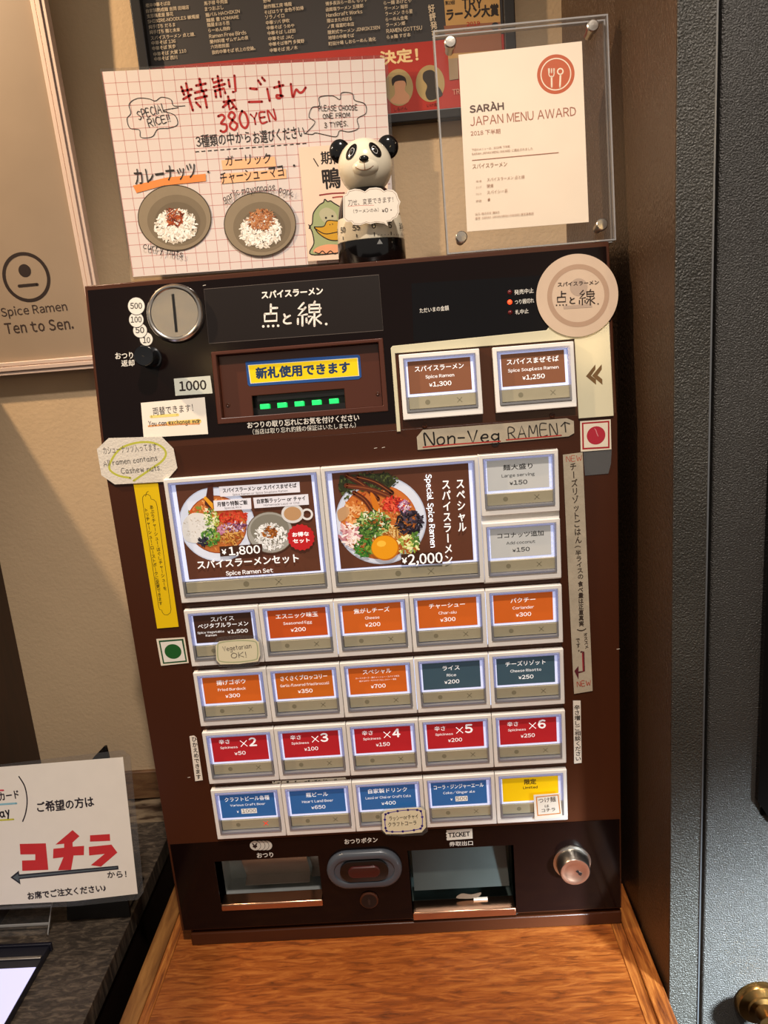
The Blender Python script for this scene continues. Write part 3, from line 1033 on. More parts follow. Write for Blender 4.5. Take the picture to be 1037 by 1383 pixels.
for z0, hh, items in rows:
    for i, (card, lines, lab) in enumerate(items):
        ex = None
        if 'craft beer' in lab or 'ginger ale' in lab:
            num = '1000' if 'craft beer' in lab else '500'

            def ex(k, L_, R_, T_, B_, w, h, num=num):
                wd = 0.0150 if num == '1000' else 0.0115
                cx = L_ + (w - L_ - R_) / 2 + (0.0005 if num == '1000' else 0.0020)
                y = h - T_ - 0.0200
                k.up()
                k.rect((cx - wd / 2, y - 0.0028), (cx + wd / 2, y + 0.0026), 'e#E4E0D8')
                k.text(num, (cx, y), None, 0.0052, 'e#35302C', 0.0, mode='mid', w=wd * 0.88)
        if card == RED:
            def ex(k, L_, R_, T_, B_, w, h):
                x, y = L_ + (w - L_ - R_) / 2 + 0.0042, h - T_ - 0.0090
                k.up().stroke([(x - .0029, y - .0029), (x + .0029, y + .0029)], 0.0007, 'e#FFFFFF', smooth=False)
                k.stroke([(x - .0029, y + .0029), (x + .0029, y - .0029)], 0.0007, 'e#FFFFFF', smooth=False)
        make_button(FACE, u0 + pit * i, z0, bw, hh, card, lines, label=lab, extra=ex)


# ---- the two big picture buttons
def ramen_bowl(k, c, r, seed, special):
    """printed photograph of a bowl: rim, soup, toppings, in card millimetres"""
    x, y = c
    k.up().disc(c, r, 'e#C9CDD8')
    k.up().disc(c, r * 0.97, 'e#D8DCE6', n=40)
    k.up().disc((x + r * .0, y - r * .02), r * 0.80, 'e#9C5226', n=40)
    k.up().disc((x, y), r * 0.76, 'e#B25A22', n=40)
    B = k.blobs
    k.up(); B((x, y), r * .72, r * .72, 170, r * .045, ['e#C46A2C', 'e#A8481C', 'e#D89050', 'e#8C3A16', 'e#D2A468'], seed)


def big_set(k, L_, R_, T_, B_, w, h):
    mm = 0.001
    ox, oy = L_, h - T_
    # coordinates: pixels of the photograph turned into card coordinates
    def pt(x, y):
        q = FACE.un(*c5((x, y)), 0.0035)
        return (q[0] - 0.0510, q[1] - 0.3500)
    R = lambda v: v / c5_s
    c5_s = 3241 * 1.46
    c = pt(530, 350)
    r = 0.0345
    # bowl, clipped on the left by the card edge: build as polygon clipped
    def clipdisc(cc, rr, col, n=48):
        P = []
        for i in range(n):
            a = 2 * math.pi * i / n
            P.append((min(max(cc[0] + rr * math.cos(a), L_ + 0.0002), w - R_ - 0.0002), cc[1] + rr * math.sin(a)))
        k.up().polyuv([np.array(p) for p in P], col)
    c = pt(528, 352)
    clipdisc(c, 0.0335, 'e#BFC6D8')
    clipdisc(c, 0.0325, 'e#D5DAE8')
    k.up().disc(c, 0.0262, 'e#8C3E1C')
    k.up().disc(c, 0.0254, 'e#B8662E')
    k.up(); k.blobs(c, 0.0240, 0.0240, 160, 0.0011, ['e#C87434', 'e#A8481C', 'e#D89050', 'e#7C3012', 'e#E0B070'], 3)
    k.up(); k.blobs(pt(455, 300), 0.010, 0.006, 50, 0.0012, ['e#C05020', 'e#7A8A30', 'e#D88A50', 'e#E8D8C0'], 4)
    k.up().poly([pt(385, 330), pt(430, 300), pt(500, 320), pt(515, 390), pt(470, 430), pt(400, 425), pt(378, 385)], 'e#D6D2CC', smooth=True)
    k.up(); k.blobs(pt(440, 370), 0.0125, 0.010, 60, 0.0006, ['e#C4BEB4', 'e#E4E0DA', 'e#B4A898'], 5)
    k.up(); k.blobs(pt(600, 318), 0.0125, 0.0060, 110, 0.0013, ['e#B02418', 'e#C83A20', 'e#8C1810', 'e#D05030'], 6)
    k.up(); k.blobs(pt(600, 365), 0.0120, 0.0050, 90, 0.0010, ['e#5A2A4C', 'e#8A5A80', 'e#E0D4DA', 'e#B08AA8', 'e#6C2A1A'], 7)
    k.up(); k.blobs(pt(590, 405), 0.0110, 0.0050, 60, 0.0012, ['e#C08A38', 'e#8A4C18', 'e#D8A85C'], 8, 2.6)
    k.up(); k.blobs(pt(505, 330), 0.0062, 0.0110, 110, 0.0011, ['e#6A8A2C', 'e#A8B44C', 'e#3E6424', 'e#D8D8A0', 'e#E8E4C8'], 9)
    k.up(); k.blobs(pt(500, 405), 0.0085, 0.0080, 120, 0.0011, ['e#2E5420', 'e#3F7A2A', 'e#5C9038', 'e#86A848'], 10)
    k.up(); k.blobs(pt(470, 425), 0.0045, 0.0050, 30, 0.0012, ['e#1C1A22', 'e#2C2A3A'], 11)
    k.up(); k.blobs(pt(545, 375), 0.0030, 0.0035, 16, 0.0012, ['e#B06A88', 'e#C48AA0'], 12)
    k.up().poly([pt(475, 262), pt(490, 180), pt(512, 172), pt(516, 265), pt(500, 280)], 'e#4A1E10')
    k.up().poly([pt(470, 235), pt(478, 225), pt(512, 258), pt(512, 285)], 'e#D8951E', smooth=False)
    # rice bowl
    c = pt(762, 385)
    k.up().disc(c, 0.0205, 'e#5C4A38', ry=0.0190)
    k.up().disc(c, 0.0198, 'e#9A968C', ry=0.0183)
    k.up().disc((c[0], c[1] + 0.003), 0.0170, 'e#7C776A', ry=0.0135)
    cr = pt(765, 400)
    k.up(); k.blobs(cr, 0.0140, 0.0118, 260, 0.0011, ['e#E8E6E2', 'e#D4D2CE', 'e#F4F2EE', 'e#C8C4BC'], 13)
    k.up(); k.blobs(pt(760, 385), 0.0065, 0.0055, 70, 0.0010, ['e#8A4A14', 'e#B46A20', 'e#5E2C0C'], 14)
    # cup of chai
    cc = pt(860, 302)
    k.up().disc((cc[0] + 0.0125, cc[1] - 0.0015), 0.0052, 'e#D8D4D0', r0=0.0034)
    k.up().disc(cc, 0.0098, 'e#D0CCC8', ry=0.0085)
    k.up().disc(cc, 0.0076, 'e#B48A60', ry=0.0062)
    # label flags
    def flag(a, b, c_, d_):
        k.up().polyuv([np.array(p) for p in (a, b, c_, d_)], 'e#DDDAE0')
    ft = 'e#2C211C'
    flag(pt(538, 184), pt(890, 163), pt(893, 208), pt(545, 228))
    k.text('スパイスラーメン or スパイスまぜそば', (lambda a: (a[0], a[1]))(pt(716, 190)), None, 0.0044, ft, 0.03, mode='mid', w=0.064)
    k.text('Spice Ramen or Spice Soupless Ramen', pt(718, 210), None, 0.0024, 'e#5A4A44', 0.0, mode='mid', w=0.048)
    flag(pt(514, 245), pt(678, 233), pt(681, 281), pt(519, 290))
    k.text('月替り特製ご飯', pt(597, 257), None, 0.0044, ft, 0.03, mode='mid', w=0.0265)
    k.text('Special Rice', pt(600, 275), None, 0.0024, 'e#5A4A44', 0.0, mode='mid', w=0.0150)
    flag(pt(688, 232), pt(928, 216), pt(932, 262), pt(694, 278))
    k.text('自家製ラッシー or チャイ', pt(810, 241), None, 0.0044, ft, 0.03, mode='mid', w=0.0420)
    k.text('Homemade Lassi or Chai', pt(812, 259), None, 0.0024, 'e#5A4A44', 0.0, mode='mid', w=0.031)
    # red burst badge
    cb = pt(897, 405)
    P = []
    for i in range(36):
        a = 2 * math.pi * i / 36
        rr = 0.0112 if i % 2 else 0.0122
        P.append(np.array((cb[0] + rr * math.cos(a), cb[1] + rr * math.sin(a))))
    k.up().polyuv(P, 'e#B81C20')
    k.text('お得な', (cb[0], cb[1] + 0.0028), None, 0.0042, 'e#FFFFFF', 0.035, mode='mid', w=0.0145)
    k.text('セット', (cb[0], cb[1] - 0.0030), None, 0.0042, 'e#FFFFFF', 0.035, mode='mid', w=0.0145)
    # price and title
    a, b = pt(543, 445), pt(725, 487)
    k.up().polyuv([np.array(p) for p in (pt(541, 445), pt(727, 433), pt(729, 476), pt(545, 489))], 'e#3C2114')
    k.text('¥', (lambda q: q)(pt(561, 464)), None, 0.0085, 'e#FFFFFF', 0.03, mode='mid')
    k.text('1,800', pt(650, 461), None, 0.0098, 'e#FFFFFF', 0.022, mode='mid', w=0.0275)
    k.text('スパイスラーメンセット', pt(665, 511), None, 0.0085, 'e#FFFFFF', 0.025, mode='mid', w=0.090)
    k.text('Spice Ramen Set', pt(672, 555), None, 0.0050, 'e#FFFFFF', 0.02, mode='mid', w=0.0420)


def big_special(k, L_, R_, T_, B_, w, h):
    def pt(x, y):
        q = FACE.un(*f5((x, y)), 0.0035)
        return (q[0] - 0.1870, q[1] - 0.3500)

    def clip(cc, rr, col, n=56):
        P = [np.array((max(cc[0] + rr * math.cos(2 * math.pi * i / n), L_ + 0.0002), min(max(cc[1] + rr * math.sin(2 * math.pi * i / n), B_ + 0.0002), h - T_ - 0.0002))) for i in range(n)]
        k.up().polyuv(P, col)
    c = pt(350, 440)
    clip(c, 0.0395, 'e#B8BECE')
    clip(c, 0.0384, 'e#D3D8E4')
    cs = pt(340, 450)
    clip(cs, 0.0335, 'e#B0561E')
    clip(cs, 0.0328, 'e#C06A2A')
    k.up(); k.blobs(cs, 0.030, 0.030, 240, 0.0012, ['e#C87434', 'e#A8481C', 'e#D89050', 'e#9C3C12', 'e#E0B070'], 21)
    k.up(); k.blobs(pt(190, 390), 0.0120, 0.0100, 60, 0.0016, ['e#D89A5C', 'e#E4B47C', 'e#C8782C'], 22)
    k.up().poly([pt(75, 375), pt(130, 350), pt(150, 385), pt(120, 430), pt(85, 440)], 'e#C09468', smooth=True)
    # seaweed sheets and burdock
    k.up().poly([pt(90, 150), pt(400, 135), pt(450, 190), pt(400, 235), pt(300, 250), pt(200, 235), pt(100, 260), pt(80, 220)], 'e#2C3018')
    k.up(); k.blobs(pt(300, 190), 0.022, 0.0085, 160, 0.0009, ['e#3E461E', 'e#1C2010', 'e#525A2C'], 23)
    k.up(); k.blobs(pt(130, 230), 0.007, 0.010, 50, 0.0010, ['e#3E461E', 'e#1C2010', 'e#525A2C'], 24)
    for a, b, c_ in (((130, 150), (330, 300), 'e#4A1E0E'), ((130, 215), (420, 290), 'e#5C2814'), ((200, 160), (420, 260), 'e#3A180C'), ((180, 260), (300, 380), 'e#54220E')):
        k.up().stroke([pt(*a), pt((a[0] + b[0]) / 2 + 10, (a[1] + b[1]) / 2 - 12), pt(*b)], 0.0042, c_)
        k.up().stroke([pt(*a), pt((a[0] + b[0]) / 2 + 6, (a[1] + b[1]) / 2 - 16), pt(*b)], 0.0008, 'e#8A4A24')
    k.up().poly([pt(282, 262), pt(310, 280), pt(350, 375), pt(325, 395), pt(298, 350)], 'e#C87018', smooth=True)
    k.up(); k.blobs(pt(430, 335), 0.0105, 0.0065, 130, 0.0012, ['e#B82018', 'e#D04028', 'e#901410', 'e#E06040'], 25)
    k.up(); k.blobs(pt(500, 350), 0.0052, 0.0060, 60, 0.0010, ['e#E8E0E4', 'e#C8B4C4', 'e#7A3A62', 'e#A86A90'], 26)
    k.up(); k.blobs(pt(530, 450), 0.0125, 0.0105, 150, 0.0016, ['e#1C141C', 'e#2E2430', 'e#120E14', 'e#4A4250'], 27)
    k.up(); k.blobs(pt(410, 515), 0.0080, 0.0065, 60, 0.0014, ['e#D8B064', 'e#B07830', 'e#E8CC8C', 'e#8A5418'], 28, 3.0)
    k.up(); k.blobs(pt(300, 455), 0.0150, 0.0120, 230, 0.0012, ['e#3C6422', 'e#24441A', 'e#6A9440', 'e#A8BC70', 'e#DCE0C0'], 29, 2.0)
    k.up(); k.blobs(pt(270, 510), 0.0110, 0.0060, 90, 0.0012, ['e#3C6422', 'e#24441A', 'e#547C30'], 30)
    k.up(); k.blobs(pt(150, 520), 0.0090, 0.0095, 70, 0.0017, ['e#D8A8A8', 'e#F0E4DC', 'e#B87880', 'e#E8D4CC'], 31)
    k.up(); k.blobs(pt(180, 570), 0.0070, 0.0050, 50, 0.0012, ['e#F0E4DC', 'e#D0B090', 'e#E8D4CC'], 32)
    k.up(); k.blobs(pt(245, 610), 0.0085, 0.0080, 140, 0.0011, ['e#1E4A18', 'e#2E6A22', 'e#4A8830'], 33)
    k.up().stroke([pt(270, 610), pt(340, 655)], 0.0050, 'e#7A9838')
    k.up(); k.blobs(pt(510, 590), 0.0105, 0.0080, 110, 0.0015, ['e#C8CC70', 'e#E4E4A8', 'e#8CA040', 'e#A05020'], 34)
    k.up(); k.blobs(pt(570, 550), 0.0035, 0.0060, 30, 0.0014, ['e#5C8030', 'e#3C6422'], 35)
    e = pt(378, 608)
    k.up().disc(e, 0.0122, 'e#B8680C', ry=0.0115)
    k.up().disc((e[0] - 0.0004, e[1] + 0.0004), 0.0114, 'e#E09410', ry=0.0106)
    k.up().disc((e[0] - 0.003, e[1] + 0.004), 0.0040, 'e#F2B83C', ry=0.0028)
    # price patch, titles
    k.up().polyuv([np.array(p) for p in (pt(478, 648), pt(738, 632), pt(742, 708), pt(482, 718))], 'e#3C2114')
    k.text('¥', pt(500, 682), None, 0.0095, 'e#FFFFFF', 0.03, mode='mid')
    k.text('2,000', pt(632, 676), None, 0.0125, 'e#FFFFFF', 0.022, mode='mid', w=0.0300)
    k.text('スペシャル', pt(852, 165), pt(868, 508), 0.0078, 'e#FFFFFF', 0.025, mode='down')
    k.text('スパイスラーメン', pt(762, 170), pt(782, 712), 0.0078, 'e#FFFFFF', 0.025, mode='down')
    # English running downwards: letters turned a quarter
    q = Ink(k.plane, 0, local=True)
    q.text('Special Spice Ramen', (0, 0), None, 0.0066, 'e#FFFFFF', 0.012, mode='mid', w=0.0650)
    a = pt(668, 375)
    k.up()
    k.raw([(a[0] + y, a[1] - x) for x, y, z in q.v], q.f, 'e#FFFFFF')


make_button(FACE, 0.0510, 0.3500, 0.1356, 0.1130, '#5A3220', [], label='large picture button for the spice ramen set with bowls and a cup', big=True, extra=big_set)
make_button(FACE, 0.1870, 0.3500, 0.1345, 0.1130, '#5A3220', [], label='large picture button for the special spice ramen bowl', big=True, extra=big_special)
# white backing plate beside the small buttons and light seams
TM.part('backing_plate', MB().box(0.3214, 0.3888, 0.348, 0.4635, 0.0, 0.0030), M_white)
M_seam = pmat('seam_light', '#DDE6FF', 0.5, emit=0.7, ecol='#BFD4FF')
mb = MB()
for x, a, b in ((0.3211, 0.352, 0.461), (0.1868, 0.291, 0.340), (0.3213, 0.291, 0.340), (0.3213, 0.231, 0.279), (0.2542, 0.231, 0.279)):
    y = a
    while y < b:
        mb.box(x - 0.0004, x + 0.0005, y, y + 0.0008, 0.0, 0.0052)
        y += 0.0016
TM.part('light_seams', mb, M_seam)['kind'] = 'stuff'

# ---- coin slot, return knob and printed coin values -------------------------
def tilt_part(name, plane, c, mb, mat, par=None, **k):
    m = MB().add([(p[0] + c[0], p[1] + c[1], p[2]) for p in mb.v], mb.f)
    return TM.wpart(name, plane, m, mat, **k)


cc = (UPPER.un(200.5, 424) + UPPER.un(276, 424)) / 2
cs = tilt_part('coin_slot', UPPER, cc, MB().lathe([(0.0248, 0.0), (0.0248, 0.0012), (0.0244, 0.0035), (0.0235, 0.0056), (0.0222, 0.0066), (0.0210, 0.0065), (0.0201, 0.0058), (0.0198, 0.0050)], n=64, cap=False).lathe([(0.0198, 0.0052), (0.0001, 0.0050)], n=64, cap=False), pmat('coin_slot_steel', '#C4BEB6', 0.22, metal=1.0, bump=0.12, bscale=60), smooth=True, label='round bright metal coin slot')
Mi = TM.o.matrix_world.inverted() @ UPPER.M()
sl = MB().box(cc[0] - 0.0010, cc[0] + 0.0012, cc[1] - 0.0160, cc[1] + 0.0155, 0.0050, 0.0056)
sub(cs, 'slot_opening', MB().add([tuple(Mi @ Vector(p)) for p in sl.v], sl.f), M_blackp)
kc = UPPER.un(205, 484)
tilt_part('coin_return_knob', UPPER, kc, MB().lathe([(0.0092, 0.0), (0.0092, 0.003), (0.0080, 0.0035), (0.0076, 0.014), (0.0080, 0.0175), (0.0084, 0.0185), (0.0084, 0.0200), (0.0078, 0.0208), (0.0040, 0.0200), (0.0001, 0.0197)], n=48), pmat('black_knob', '#101216', 0.12), smooth=True, label='black coin return knob')
OW = '#DAD6CC'
for n_, (c, r, s_, tw) in enumerate((((842, 760), 75, '10', 82), ((770, 660), 80, '50', 100), ((726, 535), 84, '100', 125), ((726, 375), 97, '500', 135))):
    k = Ink(UPPER, 0.00056 + n_ * 0.00012, g1)
    k.disc(c, r + 7, '#170A09')
    k.up().disc(c, r, OW)
    sh = 14 if s_ == '10' else (-2 if s_ == '50' else 0)
    k.text(s_, (c[0] - tw / 2 + sh * .4, c[1] + 33 + sh), (c[0] + tw / 2 + sh * .4, c[1] + 31 + sh), 68, '#241A16', 0.022)
    k.done('coin_value_decal', TM)
k = Ink(UPPER, 0.00056, g1)
k.text('おつり', (485, 995), (690, 985), 72, OW, 0.02)
k.text('返却', (555, 1080), (705, 1074), 72, OW, 0.02)
k.done('return_lettering', TM)
k = Ink(UPPER, 0.00056, f1)
k.poly([(516, 1128), (908, 1096), (934, 1286), (534, 1312)], '#C9CBBE')
k.text('1000', (580, 1262), (868, 1244), 100, '#241A16', 0.03)
k.done('banknote_decal', TM)
# shop sign plate
k = Ink(UPPER, 0.0007, c3)
sp = P4(UPPER, c3, [(413, 72), (970, 26), (984, 203), (429, 245)])
TM.wpart('name_plate', UPPER, MB().prism(sp, 0.0003, 0.0007), pmat('dark_plate', '#1A1311', 0.4, spec=0.25), label='dark name plate with white shop name')
k.d = 0.00075
k.stroke([(413, 72), (970, 26), (984, 203), (429, 245)], 1.5, '#5A504A', closed=True, smooth=False)
k.text('スパイスラーメン', (598, 102), (792, 88), 22, '#EDE6DC', 0.04)


def logo(k, o, sx, sy, col, w, tilt=0.0):
    """the shop's hand-drawn name: dot, to, line; drawn stroke by stroke. o = top left, sx/sy = pixels per unit (10 units high)"""
    def q(x, y):
        return (o[0] + x * sx + y * sy * tilt * 0, o[1] + y * sy + x * sx * tilt)
    S = lambda pts: k.stroke([q(*p) for p in pts], w, col, smooth=False)
    S([(3.5, 0), (3.5, 4)]); S([(3.5, 1.6), (6.2, 1.6)]); S([(0.9, 4), (6, 4), (6, 7.2), (0.9, 7.2), (0.9, 4)])
    for x in (0.3, 2.4, 4.5, 6.6):
        k.disc(q(x, 9.4), w * 0.62, col, n=14)
    S([(9.2, 4.6), (9.8, 6.2)]); k.stroke([q(11.6, 5.2), q(9.6, 6.4), q(9.0, 7.8), q(10.2, 8.6), q(12, 8.5)], w * .9, col)
    S([(17.4, 0.0), (15.2, 2.4), (17.6, 2.8)]); S([(18.2, 2.0), (15.2, 5.4), (18.8, 5.0)]); S([(16.9, 5.4), (16.9, 9.8)])
    S([(15.0, 6.8), (15.0, 9.0)]); S([(18.6, 6.8), (18.7, 8.4)])
    S([(22.2, -0.4), (21.8, 0.6)]); S([(19.8, 1.0), (24.2, 1.0), (24.2, 4.2), (19.8, 4.2), (19.8, 1.0)]); S([(19.8, 2.6), (24.6, 2.6)])
    S([(22, 4.2), (22, 10.2)]); S([(19.6, 6.0), (21.4, 6.0), (19.6, 9.0)]); S([(24.6, 5.4), (22.4, 7.0), (24.8, 9.2)])
    k.disc(q(27.0, 9.6), w * 0.62, col, n=14)


k.up()
logo(k, (600, 122), 7.5, 7.3, '#EDE6DC', 6.5, -0.045)
k.done('shop_name_lettering', TM)
k = Ink(UPPER, 0.00075, c4)
k.text('ただいまの金額', (143, 192), (263, 180), 20, OW, 0.01)
k.done('amount_lettering', TM)
k = Ink(UPPER, 0.00075, c4)
k.text('発売中止', (533, 117), (612, 108), 20, OW, 0.01)
k.text('つり銭切れ', (535, 157), (614, 149), 20, OW, 0.01)
k.text('札中止', (537, 198), (591, 192), 19, OW, 0.01)
k.done('display_lettering', TM)
k = Ink(UPPER, 0.00056, f2)
k.text('おつりの取り忘れにお気を付けください', (217, 474), (818, 432), 36, OW, 0.02)
k.text('（当店は取り忘れ釣銭の保証はいたしません）', (245, 507), (800, 470), 30, OW, 0.0)
k.done('notice_lettering', TM)
k = Ink(UPPER, 0.00125, c4)
k.up().poly([(827, 452), (866, 403), (866, 424), (848, 450), (868, 464), (869, 487)], '#6E5230')
k.up().poly([(852, 450), (892, 402), (892, 424), (875, 448), (894, 464), (895, 487)], '#6E5230')
k.done('arrow_print', TM)
for px, lit in (((513, 107), 0), ((513, 147), 1), ((515, 190), 0)):
    c = UPPER.un(*c4(px))
    tilt_part('indicator_lamp', UPPER, c, MB().lathe([(0.0020, 0.0), (0.0020, 0.0009), (0.0013, 0.0018), (0.0002, 0.0021)], n=20),
              pmat('lit_red_lamp', '#FF3A1A', 0.3, emit=3.0) if lit else pmat('dark_red_lamp', '#5A1214', 0.3), smooth=True)
# dark display glass
TM.wpart('amount_display', UPPER, MB().prism(P4(UPPER, c4, [(108, 70), (668, 36), (672, 275), (118, 308)]), 0.0004, 0.0007), pmat('display_glass', '#0B090B', 0.08, spec=0.3))

# ---- bill slot recess ---------------------------------------------------------
u0_, v0_, u1_, v1_ = BW
mb = MB()
dp = -0.010
mb.add([(u0_, v0_, 0.0015), (u1_, v0_, 0.0015), (u1_, v1_, 0.0015), (u0_, v1_, 0.0015)], [])
slot = (0.1325, 0.0208, 0.2120, 0.0380)
rec = MB().plate(u0_ + 0.003, v0_ + 0.004, u1_ - 0.003, v1_ - 0.002, [slot], -0.0075, -0.0060)
rec.plate(u0_ - 0.001, v0_ - 0.001, u1_ + 0.001, v1_ + 0.001, [(u0_ + 0.003, v0_ + 0.004, u1_ - 0.003, v1_ - 0.002)], -0.0075, 0.0014)
bs = TM.wpart('bill_slot', UPPER, rec, pmat('brown_plastic', '#4B2416', 0.28), bevel=0.0006, label='brown banknote slot bezel with green lights')
tr = lambda m: MB().add([tuple(Mi @ Vector(p)) for p in m.v], m.f)
sub(bs, 'slot_mouth', tr(MB().box(slot[0] - 0.002, slot[2] + 0.002, slot[1] - 0.002, slot[3] + 0.002, -0.0160, -0.0150).box(slot[0] + .004, slot[2], slot[1], slot[1] + 0.0055, -0.016, -0.0075).box(slot[0] + .004, slot[2], slot[3] - 0.0050, slot[3], -0.016, -0.0085)), pmat('black_slot_plastic', '#141414', 0.3))
M_green = pmat('green_slot_light', '#1FCB6A', 0.3, emit=0.85, ecol='#18D860')
for i in range(5):
    x = 0.1420 + i * 0.0150
    sub(bs, 'slot_light', tr(MB().box(x - 0.0038, x + 0.0042, 0.0252, 0.0306, -0.0150, -0.0085)), M_green, bevel=0.0004)
k = Ink(UPPER, -0.0057, f2)
k.up().poly([(205, 118), (210, 112), (812, 76), (822, 84), (830, 195), (815, 208), (228, 246), (218, 238)], '#1A4A8C')
k.up().poly([(218, 132), (810, 92), (818, 190), (232, 232)], '#E6E2D0')
k.up().poly([(222, 134), (806, 95), (814, 188), (236, 229)], '#F0D000')
k.text('新札使用できます', (265, 206), (768, 172), 58, '#16345C', 0.045)
k.done('new_bills_sticker', TM, label='yellow and blue new-bills notice')

# ---- lower windows --------------------------------------------------------------
def winbox(hole, depth):
    u0, v0, u1, v1 = hole
    m = MB()
    e = 0.0015
    m.box(u0 - e, u0, v0, v1, -depth, -0.0005).box(u1, u1 + e, v0, v1, -depth, -0.0005)
    m.box(u0, u1, v0 - e, v0, -depth, -0.0005).box(u0, u1, v1, v1 + e, -depth, -0.0005)
    m.box(u0 - e, u1 + e, v0 - e, v1 + e, -depth - e, -depth)
    return m


M_lip_tinted = pmat('warm_steel_lip', '#C79C80', 0.22, metal=1.0, bump=0.03, bscale=300)  # steel lip; the wood it reflects is put into its copper tint
lipc = 0.0060
cw = TM.part('change_window', winbox(CW, 0.045), M_mirror, label='steel change tray recess')
u0, v0, u1, v1 = CW
sub(cw, 'tray_lip', MB().box(u0 + 0.0003, u1 - 0.0003, v0, v0 + 0.0075, -0.014, 0.0022), M_lip_tinted, at=TM.at, bevel=0.0012)
# curved chute
m = MB()
pr = []
for i in range(13):
    a = math.pi / 2 * i / 12
    pr.append((v1 - 0.004 - 0.028 * math.sin(a) * 1.0, -0.030 + 0.018 * (1 - math.cos(a)) - 0.010))
for (xa, xb, dz) in ((u0 + 0.020, u1 - 0.016, 0.0), (u1 - 0.0150, u1 - 0.0005, -0.008)):
    vs, fs = [], []
    P = [(v1 - 0.001, -0.036 + dz)] + [(v1 - 0.006 - 0.006 * math.sin(t * math.pi / 10), -0.022 + dz - 0.004 * math.cos(t * math.pi / 10)) for t in range(6)] + [(v1 - 0.022, -0.0240 + dz), (v0 + 0.012, -0.034 + dz), (v0 + 0.0078, -0.024 + dz)]
    for v, d in P:
        vs += [(xa, v, d), (xb, v, d)]
    fs = [(2 * i, 2 * i + 2, 2 * i + 3, 2 * i + 1) for i in range(len(P) - 1)]
    m.add(vs, fs)
sub(cw, 'coin_chute', m, pmat('chute_steel', '#94897F', 0.3, metal=0.5, var=0.1, vscale=40), at=TM.at, smooth=True)
tw = TM.part('ticket_window', winbox(TW, 0.045), pmat('dark_green_steel', '#4A5450', 0.3, metal=0.4, var=0.1), label='ticket window recess with a grey flap')
u0, v0, u1, v1 = TW
sub(tw, 'tray_lip', MB().box(u0 + 0.0003, u1 - 0.0003, v0, v0 + 0.0090, -0.016, 0.0022), M_lip_tinted, at=TM.at, bevel=0.0012)
fl = MB().add([(u0 + 0.003, v1 - 0.001, -0.030), (u1 - 0.006, v1 - 0.001, -0.030), (u1 - 0.004, v0 + 0.020, -0.016), (u0 + 0.003, v0 + 0.020, -0.016)], [(3, 2, 1, 0)])
sub(tw, 'flap', fl, pmat('grey_flap', '#3E4644', 0.3, var=0.1, vscale=30), at=TM.at)
sub(tw, 'ticket_slit', MB().box(u0 + 0.014, u1 - 0.022, v1 - 0.011, v1 - 0.003, -0.0300, -0.0250), M_blackp, at=TM.at)
sc = smooth_pts([(u0 + 0.045, v0 + 0.0115), (u0 + 0.050, v0 + 0.0165), (u0 + 0.060, v0 + 0.0150), (u0 + 0.070, v0 + 0.0165), (u0 + 0.064, v0 + 0.0105)], True, 4)
sub(tw, 'torn_paper', MB().prism(sc, -0.0128, -0.0124), pmat('brown_scrap', '#6E5A48', 0.9), at=TM.at)
sub(tw, 'ticket_stub', MB().box(u0 + 0.062, u0 + 0.076, v0 + 0.0092, v0 + 0.0108, -0.013, -0.0105), M_paper, at=TM.at)

# oval refund button, small lock, key lock
c = FACE.un(*e8((768, 142)))
ob = TM.part('refund_button', MB().oval((c[0], c[1]), 0.0368, 0.0205, [(0.0, 0.0006), (0.0, 0.004), (0.0012, 0.0056), (0.0040, 0.0064), (0.0070, 0.0058), (0.0076, 0.0040)]), pmat('slate_grey_plastic', '#474C54', 0.25), smooth=True, label='slate grey oval refund button')
sub(ob, 'inner_well', MB().oval((c[0], c[1]), 0.0237, 0.0118, [(0.0, 0.003), (0.0, 0.0060), (0.0006, 0.0063)]), pmat('black_well', '#0A0909', 0.15), at=TM.at, smooth=True)
sub(ob, 'push_pad', MB().oval((c[0], c[1] + 0.0003), 0.0157, 0.0062, [(0.0, 0.006), (0.0, 0.0078), (0.0008, 0.0086), (0.0016, 0.0084)]), pmat('dark_red_pad', '#3C1512', 0.25), at=TM.at, smooth=True)
c = FACE.un(*e8((790, 291)))
lk = TM.part('small_lock', MB().lathe([(0.0092, 0.0), (0.0092, 0.0022), (0.0082, 0.0030), (0.0076, 0.0030)], (c[0], c[1], 0), n=36, cap=False), M_brown, smooth=True)
sub(lk, 'lock_face', MB().lathe([(0.0078, 0.0), (0.0076, 0.0032), (0.0001, 0.0034)], (c[0], c[1], 0), n=36), M_blackp, at=TM.at, smooth=True)
sub(lk, 'keyhole', MB().prism([(c[0] - .0006, c[1] - .004), (c[0] + .0008, c[1] - .004), (c[0] + .0013, c[1] + .001), (c[0], c[1] + .0042), (c[0] - .0012, c[1] + .001)], 0.0034, 0.0037), pmat('keyhole_grey', '#4A4644', 0.3, metal=0.8), at=TM.at)
c = FACE.un(772, 1163.5)
kl = TM.part('key_lock', MB().lathe([(0.0185, 0.0006), (0.0182, 0.0018), (0.0165, 0.0020), (0.0158, 0.0022), (0.0145, 0.0145), (0.0138, 0.0155)], (c[0], c[1], 0), n=56, cap=False), M_steel, smooth=True, label='round steel key lock')
sub(kl, 'lock_face', MB().lathe([(0.0140, 0.0150), (0.0136, 0.0156), (0.0098, 0.0156), (0.0094, 0.0153), (0.0001, 0.0153)], (c[0], c[1], 0), n=56), pmat('lock_face_steel', '#B08872', 0.3, metal=0.9), at=TM.at, smooth=True)  # face colour carries the reflected wood as a warm tint
